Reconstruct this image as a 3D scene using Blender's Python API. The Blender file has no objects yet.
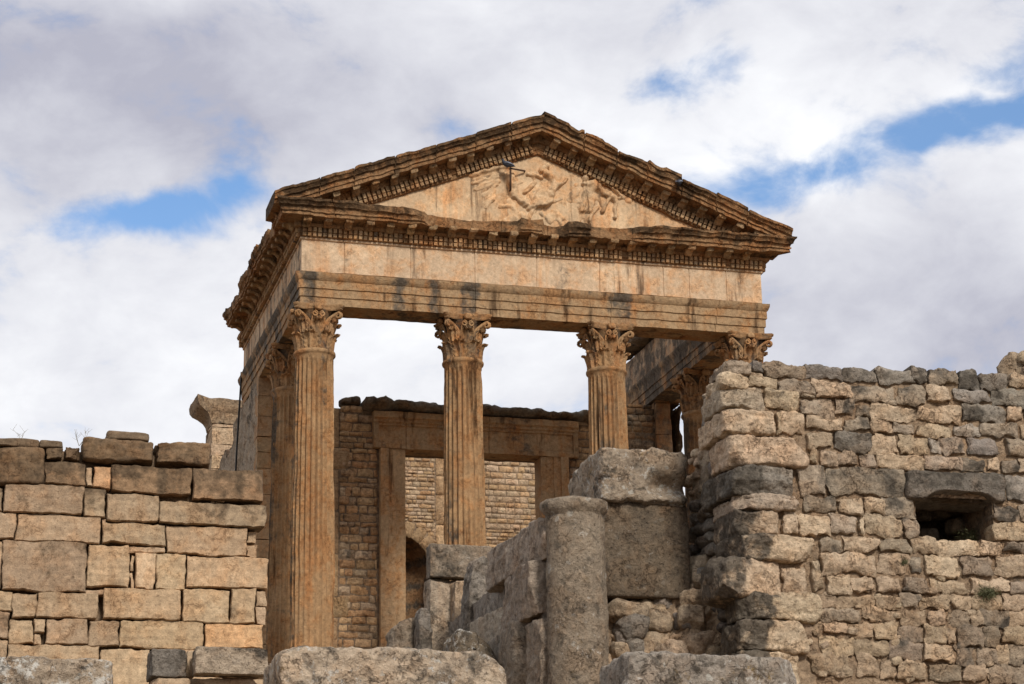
import bpy, bmesh, math, random
import numpy as np
from mathutils import Matrix, Vector

# ------------------------------------------------------------------ camera
CAM = np.array([-14.572, -50.531, 1.70])
ZN = 17.417                    # height of the column necks
FPX = 2210.6                   # focal length in pixels at 1024 wide


def cam_axes(yaw, pitch, roll):
    cy, sy, cp, sp = math.cos(yaw), math.sin(yaw), math.cos(pitch), math.sin(pitch)
    f = np.array([sy * cp, cy * cp, sp])
    r = np.array([cy, -sy, 0.0])
    u = np.cross(r, f)
    cr, sr = math.cos(roll), math.sin(roll)
    return cr * r + sr * u, -sr * r + cr * u, f


AR, AU, AF = cam_axes(0.270, 0.302, -0.018)


def ray(px, py):
    return (px - 512) / FPX * AR + (342 - py) / FPX * AU + AF


def atY(px, py, Y):
    d = ray(px, py)
    return CAM + d * (Y - CAM[1]) / d[1]


def atX(px, py, X):
    d = ray(px, py)
    return CAM + d * (X - CAM[0]) / d[0]


scene = bpy.context.scene
col = scene.collection
cd = bpy.data.cameras.new('camera')
cam = bpy.data.objects.new('camera', cd)
col.objects.link(cam)
cd.sensor_width = 36.0
cd.lens = FPX / 1024 * 36
cd.clip_start = 0.5
cd.clip_end = 6000
m = Matrix(((AR[0], AU[0], -AF[0], CAM[0]), (AR[1], AU[1], -AF[1], CAM[1]), (AR[2], AU[2], -AF[2], CAM[2]), (0, 0, 0, 1)))
cam.matrix_world = m
scene.camera = cam

# ------------------------------------------------------------------ sky and sun
SUN_EL, SUN_AZ = math.radians(35), math.radians(180 - 9)   # azimuth clockwise from +Y
SUN_STRENGTH, SUN_ANGLE = 2.3, math.radians(11)
scene.view_settings.view_transform = 'Standard'
scene.view_settings.look = 'None'
scene.view_settings.gamma = 1
scene.view_settings.exposure = 0.40
scene.view_settings.use_curve_mapping = False
scene.render.engine = 'CYCLES'

sd = bpy.data.lights.new('sun', 'SUN')
sd.energy = SUN_STRENGTH
sd.angle = SUN_ANGLE
sd.color = (1.0, 0.93, 0.83)
so = bpy.data.objects.new('sun', sd)
col.objects.link(so)
sdir = Vector((math.sin(SUN_AZ) * math.cos(SUN_EL), math.cos(SUN_AZ) * math.cos(SUN_EL), math.sin(SUN_EL)))
so.rotation_euler = (-sdir).to_track_quat('-Z', 'Y').to_euler()

world = bpy.data.worlds.new('World')
scene.world = world
world.use_nodes = True
NT = world.node_tree
NT.nodes.clear()


class G:
    """tiny node-graph helper"""

    def __init__(self, nt):
        self.nt = nt

    def n(self, typ, **kw):
        nd = self.nt.nodes.new(typ)
        for k, v in kw.items():
            setattr(nd, k, v)
        return nd

    def link(self, a, b):
        self.nt.links.new(a, b)

    def put(self, sock, v):
        if isinstance(v, bpy.types.NodeSocket):
            self.link(v, sock)
        else:
            sock.default_value = v

    def math(self, op, a, b=None, c=None, clamp=False):
        nd = self.n('ShaderNodeMath', operation=op, use_clamp=clamp)
        self.put(nd.inputs[0], a)
        if b is not None:
            self.put(nd.inputs[1], b)
        if c is not None:
            self.put(nd.inputs[2], c)
        return nd.outputs[0]

    def vmath(self, op, a, b):
        nd = self.n('ShaderNodeVectorMath', operation=op)
        self.put(nd.inputs[0], a)
        self.put(nd.inputs[1], b)
        return nd.outputs[0]

    def ramp(self, v, lo, hi, a=0.0, b=1.0, smooth=True):
        nd = self.n('ShaderNodeMapRange', interpolation_type='SMOOTHSTEP' if smooth else 'LINEAR')
        self.put(nd.inputs[0], v)
        nd.inputs[1].default_value = lo
        nd.inputs[2].default_value = hi
        nd.inputs[3].default_value = a
        nd.inputs[4].default_value = b
        return nd.outputs[0]

    def noise(self, vec, scale, detail=4, rough=0.55, dist=0.0, dim='3D'):
        nd = self.n('ShaderNodeTexNoise')
        self.link(vec, nd.inputs['Vector'])
        nd.inputs['Scale'].default_value = scale
        nd.inputs['Detail'].default_value = detail
        nd.inputs['Roughness'].default_value = rough
        nd.inputs['Distortion'].default_value = dist
        return nd.outputs['Fac']

    def mix(self, fac, a, b, blend='MIX'):
        nd = self.n('ShaderNodeMix', data_type='RGBA', blend_type=blend)
        self.put(nd.inputs[0], fac)
        for s, v in ((nd.inputs[6], a), (nd.inputs[7], b)):
            if isinstance(v, (tuple, list)) and len(v) == 3:
                v = (*v, 1)
            self.put(s, v)
        return nd.outputs[2]

    def scale_vec(self, v, s):
        nd = self.n('ShaderNodeVectorMath', operation='MULTIPLY')
        self.link(v, nd.inputs[0])
        nd.inputs[1].default_value = s
        return nd.outputs[0]

    def grey(self, v):
        nd = self.n('ShaderNodeCombineColor')
        for i in range(3):
            self.link(v, nd.inputs[i])
        return nd.outputs[0]


g = G(NT)
tc = g.n('ShaderNodeTexCoord')
dirv = tc.outputs['Generated']
sep = g.n('ShaderNodeSeparateXYZ')
g.link(dirv, sep.inputs[0])
az = g.math('ARCTAN2', sep.outputs[0], sep.outputs[1])
el = g.math('ARCSINE', sep.outputs[2])
n_edge = g.noise(g.scale_vec(dirv, (1, 1, 1.6)), 17, 9, 0.58, 0.25)
n_soft = g.noise(g.scale_vec(dirv, (1, 1, 1.9)), 5.0, 5, 0.5, 0.3)


def sky_blob(px, py, rx, ry, tilt=0.0):
    """an opening or thick patch in the cloud cover, given as a compass direction and size"""
    d = ray(px, py)
    d = d / np.linalg.norm(d)
    a0, e0 = math.atan2(d[0], d[1]), math.asin(d[2])
    ce = math.cos(e0)
    da = g.math('MULTIPLY', g.math('SUBTRACT', az, a0), ce)
    de = g.math('SUBTRACT', el, e0)
    ct, st = math.cos(tilt), math.sin(tilt)
    u = g.math('ADD', g.math('MULTIPLY', da, ct), g.math('MULTIPLY', de, st))
    v = g.math('SUBTRACT', g.math('MULTIPLY', de, ct), g.math('MULTIPLY', da, st))
    q = g.math('ADD', g.math('POWER', g.math('DIVIDE', u, rx / FPX), 2), g.math('POWER', g.math('DIVIDE', v, ry / FPX), 2))
    return g.math('EXPONENT', g.math('MULTIPLY', q, -1.0))


nw1 = g.math('SUBTRACT', g.noise(g.scale_vec(dirv, (1, 1, 1.5)), 9, 4, 0.55), 0.5)
nw2 = g.math('SUBTRACT', g.noise(g.vmath('ADD', dirv, (3.1, 1.7, 0.4)), 11, 4, 0.55), 0.5)
az = g.math('ADD', az, g.math('MULTIPLY', nw1, 0.12))
el = g.math('ADD', el, g.math('MULTIPLY', nw2, 0.055))
op = None
for a in ((140, 210, 105, 26, 0.07), (222, 200, 60, 20, 0.1), (775, 160, 150, 30, 0.10), (960, 118, 130, 22, 0.2), (700, 62, 85, 26, 0.35),
          (660, 5, 60, 20, 0.2), (1010, 60, 60, 26, 0.5)):
    s = sky_blob(*a)
    s = g.math('MULTIPLY', s, {140: 1.02, 222: 0.8, 775: 1.0, 960: 1.0, 700: 0.72, 660: 0.4, 1010: 0.5}[a[0]])
    op = s if op is None else g.math('MAXIMUM', op, s)
op = g.math('ADD', op, g.math('MULTIPLY', g.math('SUBTRACT', n_edge, 0.5), 2.9))
op = g.math('ADD', op, g.math('MULTIPLY', g.math('SUBTRACT', n_soft, 0.5), 0.4))
open_fac = g.ramp(op, 0.15, 1.02, 0.0, 0.95)
# cloud brightness
gray = None
for a in ((60, 60, 340, 120, 0.2, 0.75), (330, 130, 190, 70, -0.1, 0.35), (960, 310, 200, 110, 0.0, 0.65), (560, 30, 160, 60, 0.2, 0.30), (600, 380, 60, 40, 0, 0.2), (880, 20, 200, 50, 0, 0.3)):
    s = g.math('MULTIPLY', sky_blob(*a[:5]), a[5])
    gray = s if gray is None else g.math('ADD', gray, s)
gray = g.math('ADD', gray, g.math('MULTIPLY', g.math('SUBTRACT', n_soft, 0.5), 1.3))
gray = g.math('ADD', gray, g.math('MULTIPLY', g.math('SUBTRACT', n_edge, 0.5), 1.15))
gfac = g.ramp(gray, -0.35, 0.85, smooth=False)
cloud = g.mix(gfac, (1.02, 1.03, 1.05), (0.46, 0.465, 0.55))
# darker cloud added out of view, overhead and to the rear, to cut ambient light
thick = g.ramp(el, 0.54, 0.95)
back = g.ramp(sep.outputs[1], 0.55, -0.25)
sky_dim = g.math('SUBTRACT', 1.0, g.math('MULTIPLY', g.math('MAXIMUM', thick, back), 0.22))
cloud = g.mix(1.0, cloud, g.grey(sky_dim), 'MULTIPLY')
sky = g.n('ShaderNodeTexSky', sky_type='NISHITA')
sky.sun_disc = False
sky.sun_elevation = SUN_EL
sky.sun_rotation = SUN_AZ
sky.air_density = 1.0
sky.dust_density = 0.3
sky.ozone_density = 3.0
bsky = g.n('ShaderNodeBackground')
hs = g.n('ShaderNodeHueSaturation')
hs.inputs['Saturation'].default_value = 1.1
g.link(sky.outputs[0], hs.inputs['Color'])
g.link(hs.outputs[0], bsky.inputs['Color'])
bsky.inputs['Strength'].default_value = 0.125
bcl = g.n('ShaderNodeBackground')
g.link(cloud, bcl.inputs['Color'])
bcl.inputs['Strength'].default_value = 0.80
mx = g.n('ShaderNodeMixShader')
g.link(open_fac, mx.inputs[0])
g.link(bcl.outputs[0], mx.inputs[1])
g.link(bsky.outputs[0], mx.inputs[2])
wo = g.n('ShaderNodeOutputWorld')
g.link(mx.outputs[0], wo.inputs['Surface'])


# ------------------------------------------------------------------ materials
def stone_mat(name, base=None, crust=(0.055, 0.047, 0.038), crust_bias=0.0, streak=0.0, lichen=0.0, warm=0.5,
              bump=1.0, grain=1.0, fine=70.0, scale=1.0, pale=0.35, rough=0.9, bed=0.0):
    """weathered limestone: per-stone tint (attribute), hue drift, dark crust, streaks, pits and lichen"""
    mt = bpy.data.materials.new(name)
    mt.use_nodes = True
    nt = mt.node_tree
    nt.nodes.clear()
    g = G(nt)
    tc = g.n('ShaderNodeTexCoord')
    oi = g.n('ShaderNodeObjectInfo')
    off = g.math('MULTIPLY', oi.outputs['Random'], 40.0)
    cmb = g.n('ShaderNodeCombineXYZ')
    g.link(off, cmb.inputs[0])
    g.link(off, cmb.inputs[1])
    vec = g.vmath('ADD', tc.outputs['Object'], cmb.outputs[0])
    at = g.n('ShaderNodeAttribute', attribute_name='tint')
    amt = at.outputs['Alpha']
    c = at.outputs['Color'] if base is None else None
    n1 = g.noise(vec, 0.8 * scale, 4, 0.55)
    n2 = g.noise(vec, 2.6 * scale, 6, 0.6, 0.3)
    n3 = g.noise(vec, 11 * scale, 6, 0.65)
    nf = g.noise(vec, fine, 3, 0.6)
    if base is not None:
        rgb = g.n('ShaderNodeRGB')
        rgb.outputs[0].default_value = (*base, 1)
        c = rgb.outputs[0]
    # hue drift: some zones more orange, some paler
    wfac = g.math('MULTIPLY', g.ramp(n2, 0.42, 0.66), warm)
    c = g.mix(wfac, c, (1.12, 0.84, 0.60), 'MULTIPLY')
    pfac = g.math('MULTIPLY', g.ramp(n1, 0.5, 0.68), pale)
    c = g.mix(pfac, c, (1.30, 1.34, 1.36), 'MULTIPLY')
    c = g.mix(1.0, c, g.grey(g.ramp(n3, 0.28, 0.72, 1 - 0.40 * grain, 1 + 0.34 * grain, False)), 'MULTIPLY')
    c = g.mix(1.0, c, g.grey(g.ramp(nf, 0.25, 0.75, 1 - 0.34 * grain, 1 + 0.32 * grain, False)), 'MULTIPLY')
    if bed:
        nb = g.noise(g.scale_vec(vec, (0.5, 0.5, 7.0)), 2.2, 5, 0.6, 0.2)
        c = g.mix(1.0, c, g.grey(g.ramp(nb, 0.3, 0.7, 1 - 0.30 * bed, 1 + 0.22 * bed, False)), 'MULTIPLY')
    # dark biological crust, also carrying painted shade on parts of the temple; the attribute's alpha says how much
    nc = g.noise(vec, 3.4 * scale, 9, 0.68, 0.4)
    cm = g.math('ADD', nc, g.math('MULTIPLY', amt, 0.62))
    if streak:
        ns = g.noise(g.scale_vec(vec, (1, 1, 0.10)), 3.6, 6, 0.65, 0.1)
        ns2 = g.noise(g.scale_vec(vec, (1, 1, 0.05)), 1.4, 3, 0.5)
        sm = g.math('MULTIPLY', g.ramp(ns, 0.50, 0.66), g.ramp(ns2, 0.44, 0.56))
        c = g.mix(g.math('MULTIPLY', sm, streak, clamp=True), c, (0.33, 0.30, 0.28), 'MULTIPLY')
        sp = g.math('MULTIPLY', g.ramp(g.noise(g.scale_vec(vec, (1, 1, 0.09)), 2.6, 4, 0.6), 0.52, 0.7), 0.5 * min(streak, 1))
        c = g.mix(sp, c, (1.05, 0.70, 0.42), 'MULTIPLY')
    cm = g.ramp(g.math('ADD', cm, crust_bias), 0.60, 0.86)
    crust_c = g.mix(g.ramp(n3, 0.35, 0.7), crust, tuple(min(1, x * 2.3) for x in crust))
    c = g.mix(g.math('MULTIPLY', cm, 0.9), c, crust_c)
    # hairline cracks and broken edges
    nr = g.noise(vec, 4.3 * scale, 7, 0.62, 0.6)
    ridge = g.ramp(g.math('ABSOLUTE', g.math('SUBTRACT', nr, 0.5)), 0.0, 0.020, 1, 0)
    ridge = g.math('MULTIPLY', ridge, g.ramp(n2, 0.46, 0.60))
    c = g.mix(g.math('MULTIPLY', ridge, 0.55), c, (0.40, 0.33, 0.28), 'MULTIPLY')
    # small pits and holes
    pit = g.ramp(g.noise(vec, 24 * scale, 4, 0.65), 0.60, 0.70)
    c = g.mix(g.math('MULTIPLY', pit, 0.55), c, (0.42, 0.36, 0.30), 'MULTIPLY')
    if lichen:
        nl = g.noise(vec, 9.5, 9, 0.78, 0.3)
        nl2 = g.noise(vec, 2.2, 3, 0.5)
        lm = g.ramp(g.math('ADD', nl, g.math('MULTIPLY', nl2, 0.45)), 0.87 - 0.10 * lichen, 0.97 - 0.10 * lichen)
        c = g.mix(g.math('MULTIPLY', lm, min(0.95, 0.6 + 0.25 * lichen)), c, (0.54, 0.515, 0.47))
        vo = g.n('ShaderNodeTexVoronoi', feature='F1')
        wv = g.n('ShaderNodeVectorMath', operation='ADD')
        nn = g.n('ShaderNodeTexNoise')
        g.link(vec, nn.inputs['Vector'])
        nn.inputs['Scale'].default_value = 9
        g.link(g.scale_vec(nn.outputs['Color'], (0.12, 0.12, 0.12)), wv.inputs[0])
        g.link(vec, wv.inputs[1])
        g.link(wv.outputs[0], vo.inputs['Vector'])
        vo.inputs['Scale'].default_value = 5.0
        sp = g.math('MULTIPLY', g.ramp(vo.outputs['Distance'], 0.20, 0.26, 1, 0), g.ramp(g.noise(vec, 1.9, 2), 0.5, 0.56))
        c = g.mix(g.math('MULTIPLY', sp, 0.6 * min(1.0, lichen * 1.4)), c, (0.48, 0.465, 0.42))
        ny = g.noise(vec, 6, 8, 0.75, 0.4)
        ny2 = g.noise(vec, 1.3, 3, 0.5)
        ym = g.math('MULTIPLY', g.ramp(ny, 0.57, 0.68), g.ramp(ny2, 0.47, 0.6))
        c = g.mix(g.math('MULTIPLY', ym, 0.75 * min(1.0, lichen * 1.6)), c, (0.22, 0.14, 0.035))
        nk = g.noise(vec, 3.2, 9, 0.72, 0.5)
        c = g.mix(g.math('MULTIPLY', g.ramp(nk, 0.50, 0.63), 0.85 * min(1.0, 0.4 + lichen)), c, (0.055, 0.046, 0.037))
    bs = g.n('ShaderNodeBsdfPrincipled')
    g.link(c, bs.inputs['Base Color'])
    bs.inputs['Roughness'].default_value = rough
    bs.inputs['Specular IOR Level'].default_value = 0.2
    h = g.math('ADD', g.math('MULTIPLY', n3, 0.055), g.math('MULTIPLY', nf, 0.012))
    h = g.math('ADD', h, g.math('MULTIPLY', n2, 0.06))
    h = g.math('SUBTRACT', h, g.math('MULTIPLY', pit, 0.02))
    h = g.math('SUBTRACT', h, g.math('MULTIPLY', ridge, 0.018))
    bp = g.n('ShaderNodeBump')
    bp.inputs['Strength'].default_value = min(1.0, 1.0 * bump)
    bp.inputs['Distance'].default_value = 1.0 * bump
    g.link(h, bp.inputs['Height'])
    g.link(bp.outputs[0], bs.inputs['Normal'])
    out = g.n('ShaderNodeOutputMaterial')
    g.link(bs.outputs[0], out.inputs[0])
    return mt


def plain_mat(name, base, rough=0.7, metallic=0.0, var=0.3, scale=8, transl=0.0):
    mt = bpy.data.materials.new(name)
    mt.use_nodes = True
    nt = mt.node_tree
    g = G(nt)
    bs = nt.nodes['Principled BSDF']
    tc = g.n('ShaderNodeTexCoord')
    nz = g.noise(tc.outputs['Object'], scale, 4, 0.6)
    c = g.mix(1.0, (*base, 1), g.grey(g.ramp(nz, 0.3, 0.7, 1 - var, 1 + var, False)), 'MULTIPLY')
    g.link(c, bs.inputs['Base Color'])
    bs.inputs['Roughness'].default_value = rough
    bs.inputs['Metallic'].default_value = metallic
    return mt


M = {}
M['golden'] = stone_mat('golden limestone', None, streak=1.1, warm=0.7, pale=0.45, grain=0.75, bump=0.7)
M['frieze'] = stone_mat('pale golden limestone', None, streak=1.1, warm=0.6, pale=0.7, crust_bias=-0.03, grain=0.6, bump=0.5)
M['shaft'] = stone_mat('fluted column limestone', None, streak=1.6, warm=0.65, pale=0.5, crust_bias=-0.01, grain=0.8, bump=0.6)
M['cornice'] = stone_mat('dark weathered cornice stone', None, streak=0.7, warm=0.8, pale=0.4, crust_bias=0.0, crust=(0.045, 0.028, 0.015))
M['masonry'] = stone_mat('weathered wall stone', None, warm=0.3, pale=0.45, crust_bias=-0.02, bed=0.5)
M['ashlar'] = stone_mat('cut sandstone block', None, warm=0.35, pale=0.3, crust_bias=-0.07, streak=0.3, bump=0.6, grain=0.85, bed=0.55, crust=(0.062, 0.043, 0.027))
M['grey'] = stone_mat('grey weathered limestone', None, warm=0.3, pale=0.2, crust_bias=0.0, lichen=0.12, streak=0.4)
M['lichen'] = stone_mat('lichen spotted limestone', None, warm=0.3, crust_bias=0.02, lichen=0.9, grain=0.7)
M['lichen_heavy'] = stone_mat('lichen crusted limestone', None, warm=0.3, crust_bias=0.02, lichen=1.5, grain=0.7)
M['speckled'] = stone_mat('speckled column stone', None, warm=0.3, crust_bias=-0.06, lichen=0.45, fine=60, grain=0.8)
M['mortar'] = stone_mat('earth mortar', None, warm=0.4, crust_bias=-0.02, bump=1.4, fine=40)
M['earth'] = stone_mat('dry earth', (0.20, 0.145, 0.09), warm=0.3, scale=0.5)
M['leaf'] = plain_mat('dusty green leaf', (0.085, 0.085, 0.035), 0.8)
M['dryleaf'] = plain_mat('dry grass stem', (0.16, 0.125, 0.06), 0.8)
M['iron'] = plain_mat('rusty iron', (0.085, 0.045, 0.026), 0.8, 0.1)
M['cable'] = plain_mat('black cable sheath', (0.012, 0.012, 0.012), 0.6)
M['feather'] = plain_mat('blue grey feathers', (0.028, 0.033, 0.05), 0.6)
M['feather_pale'] = plain_mat('pale feathers', (0.16, 0.18, 0.23), 0.6)

# linear stone colours
GOLD = np.array((0.45, 0.300, 0.170))
PALE = np.array((0.54, 0.395, 0.265))
BROWN = np.array((0.28, 0.168, 0.088))
DKBROWN = np.array((0.165, 0.096, 0.048))
SAND = np.array((0.43, 0.312, 0.205))
TAN = np.array((0.46, 0.352, 0.245))
GREYW = np.array((0.345, 0.275, 0.205))
GREY = np.array((0.205, 0.178, 0.150))
DARK = np.array((0.105, 0.090, 0.073))
MORT = np.array((0.29, 0.208, 0.138))

# ------------------------------------------------------------------ noise (numpy)


def _h(i, j, k, s):
    n = (i * 374761393 + j * 668265263 + k * 1274126177 + s * 974634777) & 0xFFFFFFFF
    n = ((n ^ (n >> 13)) * 1103515245) & 0xFFFFFFFF
    n = ((n ^ (n >> 16)) * 2246822519) & 0xFFFFFFFF
    return ((n ^ (n >> 15)) & 0xFFFFFF) / float(0xFFFFFF)


def vnoise(P, s=0):
    P = np.asarray(P, float)
    I = np.floor(P).astype(np.int64)
    f = P - I
    f = f * f * f * (f * (f * 6 - 15) + 10)
    i, j, k = I[..., 0], I[..., 1], I[..., 2]
    x, y, z = f[..., 0], f[..., 1], f[..., 2]
    r = 0
    for a in (0, 1):
        for b in (0, 1):
            for c in (0, 1):
                w = (x if a else 1 - x) * (y if b else 1 - y) * (z if c else 1 - z)
                r = r + w * _h(i + a, j + b, k + c, s)
    return r * 2 - 1


def fbm(P, sc=1.0, octv=4, s=0, rough=0.5):
    P = np.asarray(P, float) * sc
    r, a, t = 0, 1.0, 0
    for o in range(octv):
        r = r + a * vnoise(P + 17.3 * o, s + o)
        t += a
        a *= rough
        P = P * 2.03
    return r / t


# ------------------------------------------------------------------ mesh building
class MB:
    def __init__(self):
        self.v, self.f, self.c, self.n = [], [], [], 0

    def add(self, V, F, tint=(0.4, 0.3, 0.2), alpha=0.0):
        V = np.asarray(V, float).reshape(-1, 3)
        C = np.empty((len(V), 4))
        C[:, :3] = np.asarray(tint)
        C[:, 3] = alpha
        self.v.append(V)
        self.c.append(C)
        F = [tuple(int(i) + self.n for i in q) for q in F]
        self.f += F
        self.n += len(V)

    def grid(self, P, tint=(0.4, 0.3, 0.2), alpha=0.0, cu=False, cv=False):
        """P is nu x nv x 3"""
        nu, nv = P.shape[:2]
        idx = np.arange(nu * nv).reshape(nu, nv)
        if cu:
            idx = np.concatenate([idx, idx[:1]], 0)
        if cv:
            idx = np.concatenate([idx, idx[:, :1]], 1)
        a, b, c, d = idx[:-1, :-1], idx[1:, :-1], idx[1:, 1:], idx[:-1, 1:]
        F = np.stack([a, b, c, d], -1).reshape(-1, 4)
        if isinstance(alpha, np.ndarray):
            alpha = alpha.reshape(-1)
        if isinstance(tint, np.ndarray) and tint.ndim == 3:
            tint = tint.reshape(-1, 3)
        self.add(P, F.tolist(), tint, alpha)

    def box(self, lo, hi, tint=(0.4, 0.3, 0.2), alpha=0.0, res=None, rough=0.0, seed=0):
        lo, hi = np.array(lo, float), np.array(hi, float)
        if res is None:
            V = [[(lo, hi)[i][0], (lo, hi)[j][1], (lo, hi)[k][2]] for i in (0, 1) for j in (0, 1) for k in (0, 1)]
            F = [(0, 1, 3, 2), (4, 6, 7, 5), (0, 4, 5, 1), (2, 3, 7, 6), (0, 2, 6, 4), (1, 5, 7, 3)]
            self.add(V, F, tint, alpha)
            return
        for ax in range(3):
            u, w = (ax + 1) % 3, (ax + 2) % 3
            nu = max(2, int((hi[u] - lo[u]) / res) + 2)
            nw = max(2, int((hi[w] - lo[w]) / res) + 2)
            for s in (0, 1):
                P = np.zeros((nu, nw, 3))
                P[..., u] = np.linspace(lo[u], hi[u], nu)[:, None]
                P[..., w] = np.linspace(lo[w], hi[w], nw)[None]
                P[..., ax] = (lo, hi)[s][ax]
                if rough:
                    D = np.stack([fbm(P + 31 * q, 2.6, 4, seed + q) for q in range(3)], -1)
                    P = P + D * rough
                if not s:
                    P = P[::-1]
                self.grid(P, tint, alpha)

    def build(self, name, mat, parent=None, merge=0.0, sharp=None, origin=None):
        V = np.concatenate(self.v) if self.v else np.zeros((0, 3))
        C = np.concatenate(self.c)
        if origin is None:
            origin = ROOT.get(parent.name, np.zeros(3)) if parent is not None else np.zeros(3)
            local = np.zeros(3)
        else:
            origin = np.asarray(origin, float)
            local = origin - (ROOT.get(parent.name, np.zeros(3)) if parent is not None else 0)
        me = bpy.data.meshes.new(name)
        me.from_pydata((V - origin).tolist(), [], self.f)
        ca = me.color_attributes.new('tint', 'FLOAT_COLOR', 'POINT')
        ca.data.foreach_set('color', C.astype(np.float32).ravel())
        if merge:
            bm = bmesh.new()
            bm.from_mesh(me)
            bmesh.ops.remove_doubles(bm, verts=bm.verts, dist=merge)
            bm.to_mesh(me)
            bm.free()
        me.polygons.foreach_set('use_smooth', [True] * len(me.polygons))
        if sharp:
            me.set_sharp_from_angle(angle=math.radians(sharp))
        me.materials.append(M[mat])
        o = bpy.data.objects.new(name, me)
        col.objects.link(o)
        o.location = local
        if parent is not None:
            o.parent = parent
        ROOT[o.name] = origin
        return o


ROOT = {}


def tag(o, label=None, cat=None, group=None, kind=None):
    if label and kind is None:
        kind = 'thing'
    for k, v in (('label', label), ('category', cat), ('group', group), ('kind', kind)):
        if v:
            o[k] = v
    return o


def empty(name, loc, label, cat, group=None):
    o = bpy.data.objects.new(name, None)
    col.objects.link(o)
    o.location = loc
    o.empty_display_size = 0.3
    ROOT[o.name] = np.array(loc, float)
    return tag(o, label, cat, group)


X_, Y_, Z_ = np.eye(3)


def stone(mb, O, U, W, N, u0, u1, w0, w1, prot=0.05, depth=0.12, tint=(0.4, 0.3, 0.2), alpha=0.0, edge=5, rough=0.012,
          corner=0.05, jit=0.012, res=0.06, afn=None, seed=0, facet=0.0, crisp=0.0):
    """one irregular stone on a wall face: pillowed, noisy front with sides running back into the wall"""
    hu, hw = (u1 - u0) / 2, (w1 - w0) / 2
    nu = int(min(30, max(5, math.ceil(2 * hu / res) + 2)))
    nw = int(min(18, max(5, math.ceil(2 * hw / res) + 2)))
    sp = lambda n: np.sign(np.linspace(-1, 1, n)) * np.abs(np.linspace(-1, 1, n)) ** 0.72
    if crisp:
        def sp2(n, h):
            e = min(0.25, crisp / h)
            x = np.linspace(-1 + e, 1 - e, n)
            return np.concatenate([[-1], x, [1]])
        A, B = np.meshgrid(sp2(nu, hu), sp2(nw, hw), indexing='ij')
        nu, nw = nu + 2, nw + 2
    else:
        A, B = np.meshgrid(sp(nu), sp(nw), indexing='ij')
    A2 = A * (1 - corner * np.abs(B) ** 4 * min(1, hw / hu))
    B2 = B * (1 - corner * np.abs(A) ** 4)
    u = (u0 + u1) / 2 + hu * A2
    w = (w0 + w1) / 2 + hw * B2
    q = np.stack([u, w, np.full_like(u, seed * 3.7)], -1)
    ew = np.maximum(np.abs(A), np.abs(B)) ** 2
    u = u + jit * ew * (fbm(q, 3.2, 2, 5) + 0.7 * fbm(q, 11.0, 3, 6))
    w = w + jit * ew * (fbm(q, 3.2, 2, 9) + 0.7 * fbm(q, 11.0, 3, 10))
    prof = np.sqrt(np.clip((1 - np.abs(A) ** edge) * (1 - np.abs(B) ** edge), 0, 1))
    if crisp:
        prof = 0.82 + 0.18 * prof
        prof = np.where((np.abs(A) > 0.999) | (np.abs(B) > 0.999), 0.70, prof)
    tilt = (random.random() - 0.5) * 0.25 * A + (random.random() - 0.5) * 0.25 * B
    if facet:
        fc = np.full_like(A, 1.0)
        for _ in range(5):
            th = random.random() * 2 * math.pi
            sl = random.uniform(0.25, 1.1) * facet
            fc = np.minimum(fc, 1.0 + random.uniform(0.0, 0.45) * facet - sl * (math.cos(th) * A + math.sin(th) * B))
        prof = prof * np.clip(fc, 0.12, 1.2)
    n = prot * prof * (1 + tilt) + rough * fbm(q, 3.0, 2, 2) * 1.3 + rough * fbm(q, 9.0, 4, 3, 0.6) * (0.4 + 0.6 * prof)
    P = O + u[..., None] * U + w[..., None] * W + n[..., None] * N
    al = alpha if afn is None else np.clip(alpha + afn(A, B, q), 0, 1)
    tn = tint
    mb.grid(P, tn, al)
    # skirt
    loop = [(i, 0) for i in range(nu)] + [(nu - 1, j) for j in range(1, nw)] + [(i, nw - 1) for i in range(nu - 2, -1, -1)] + [(0, j) for j in range(nw - 2, 0, -1)]
    R0 = np.array([P[i, j] for i, j in loop])
    cen = O + (u0 + u1) / 2 * U + (w0 + w1) / 2 * W
    d = R0 - cen
    d = d - (d @ N)[:, None] * N
    R1 = cen + d * 0.97 - depth * N
    ring = np.stack([R0, R1], 1)
    aa = alpha if afn is None else float(np.mean(al))
    mb.grid(ring[::-1], tint, aa, cu=True)


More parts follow.
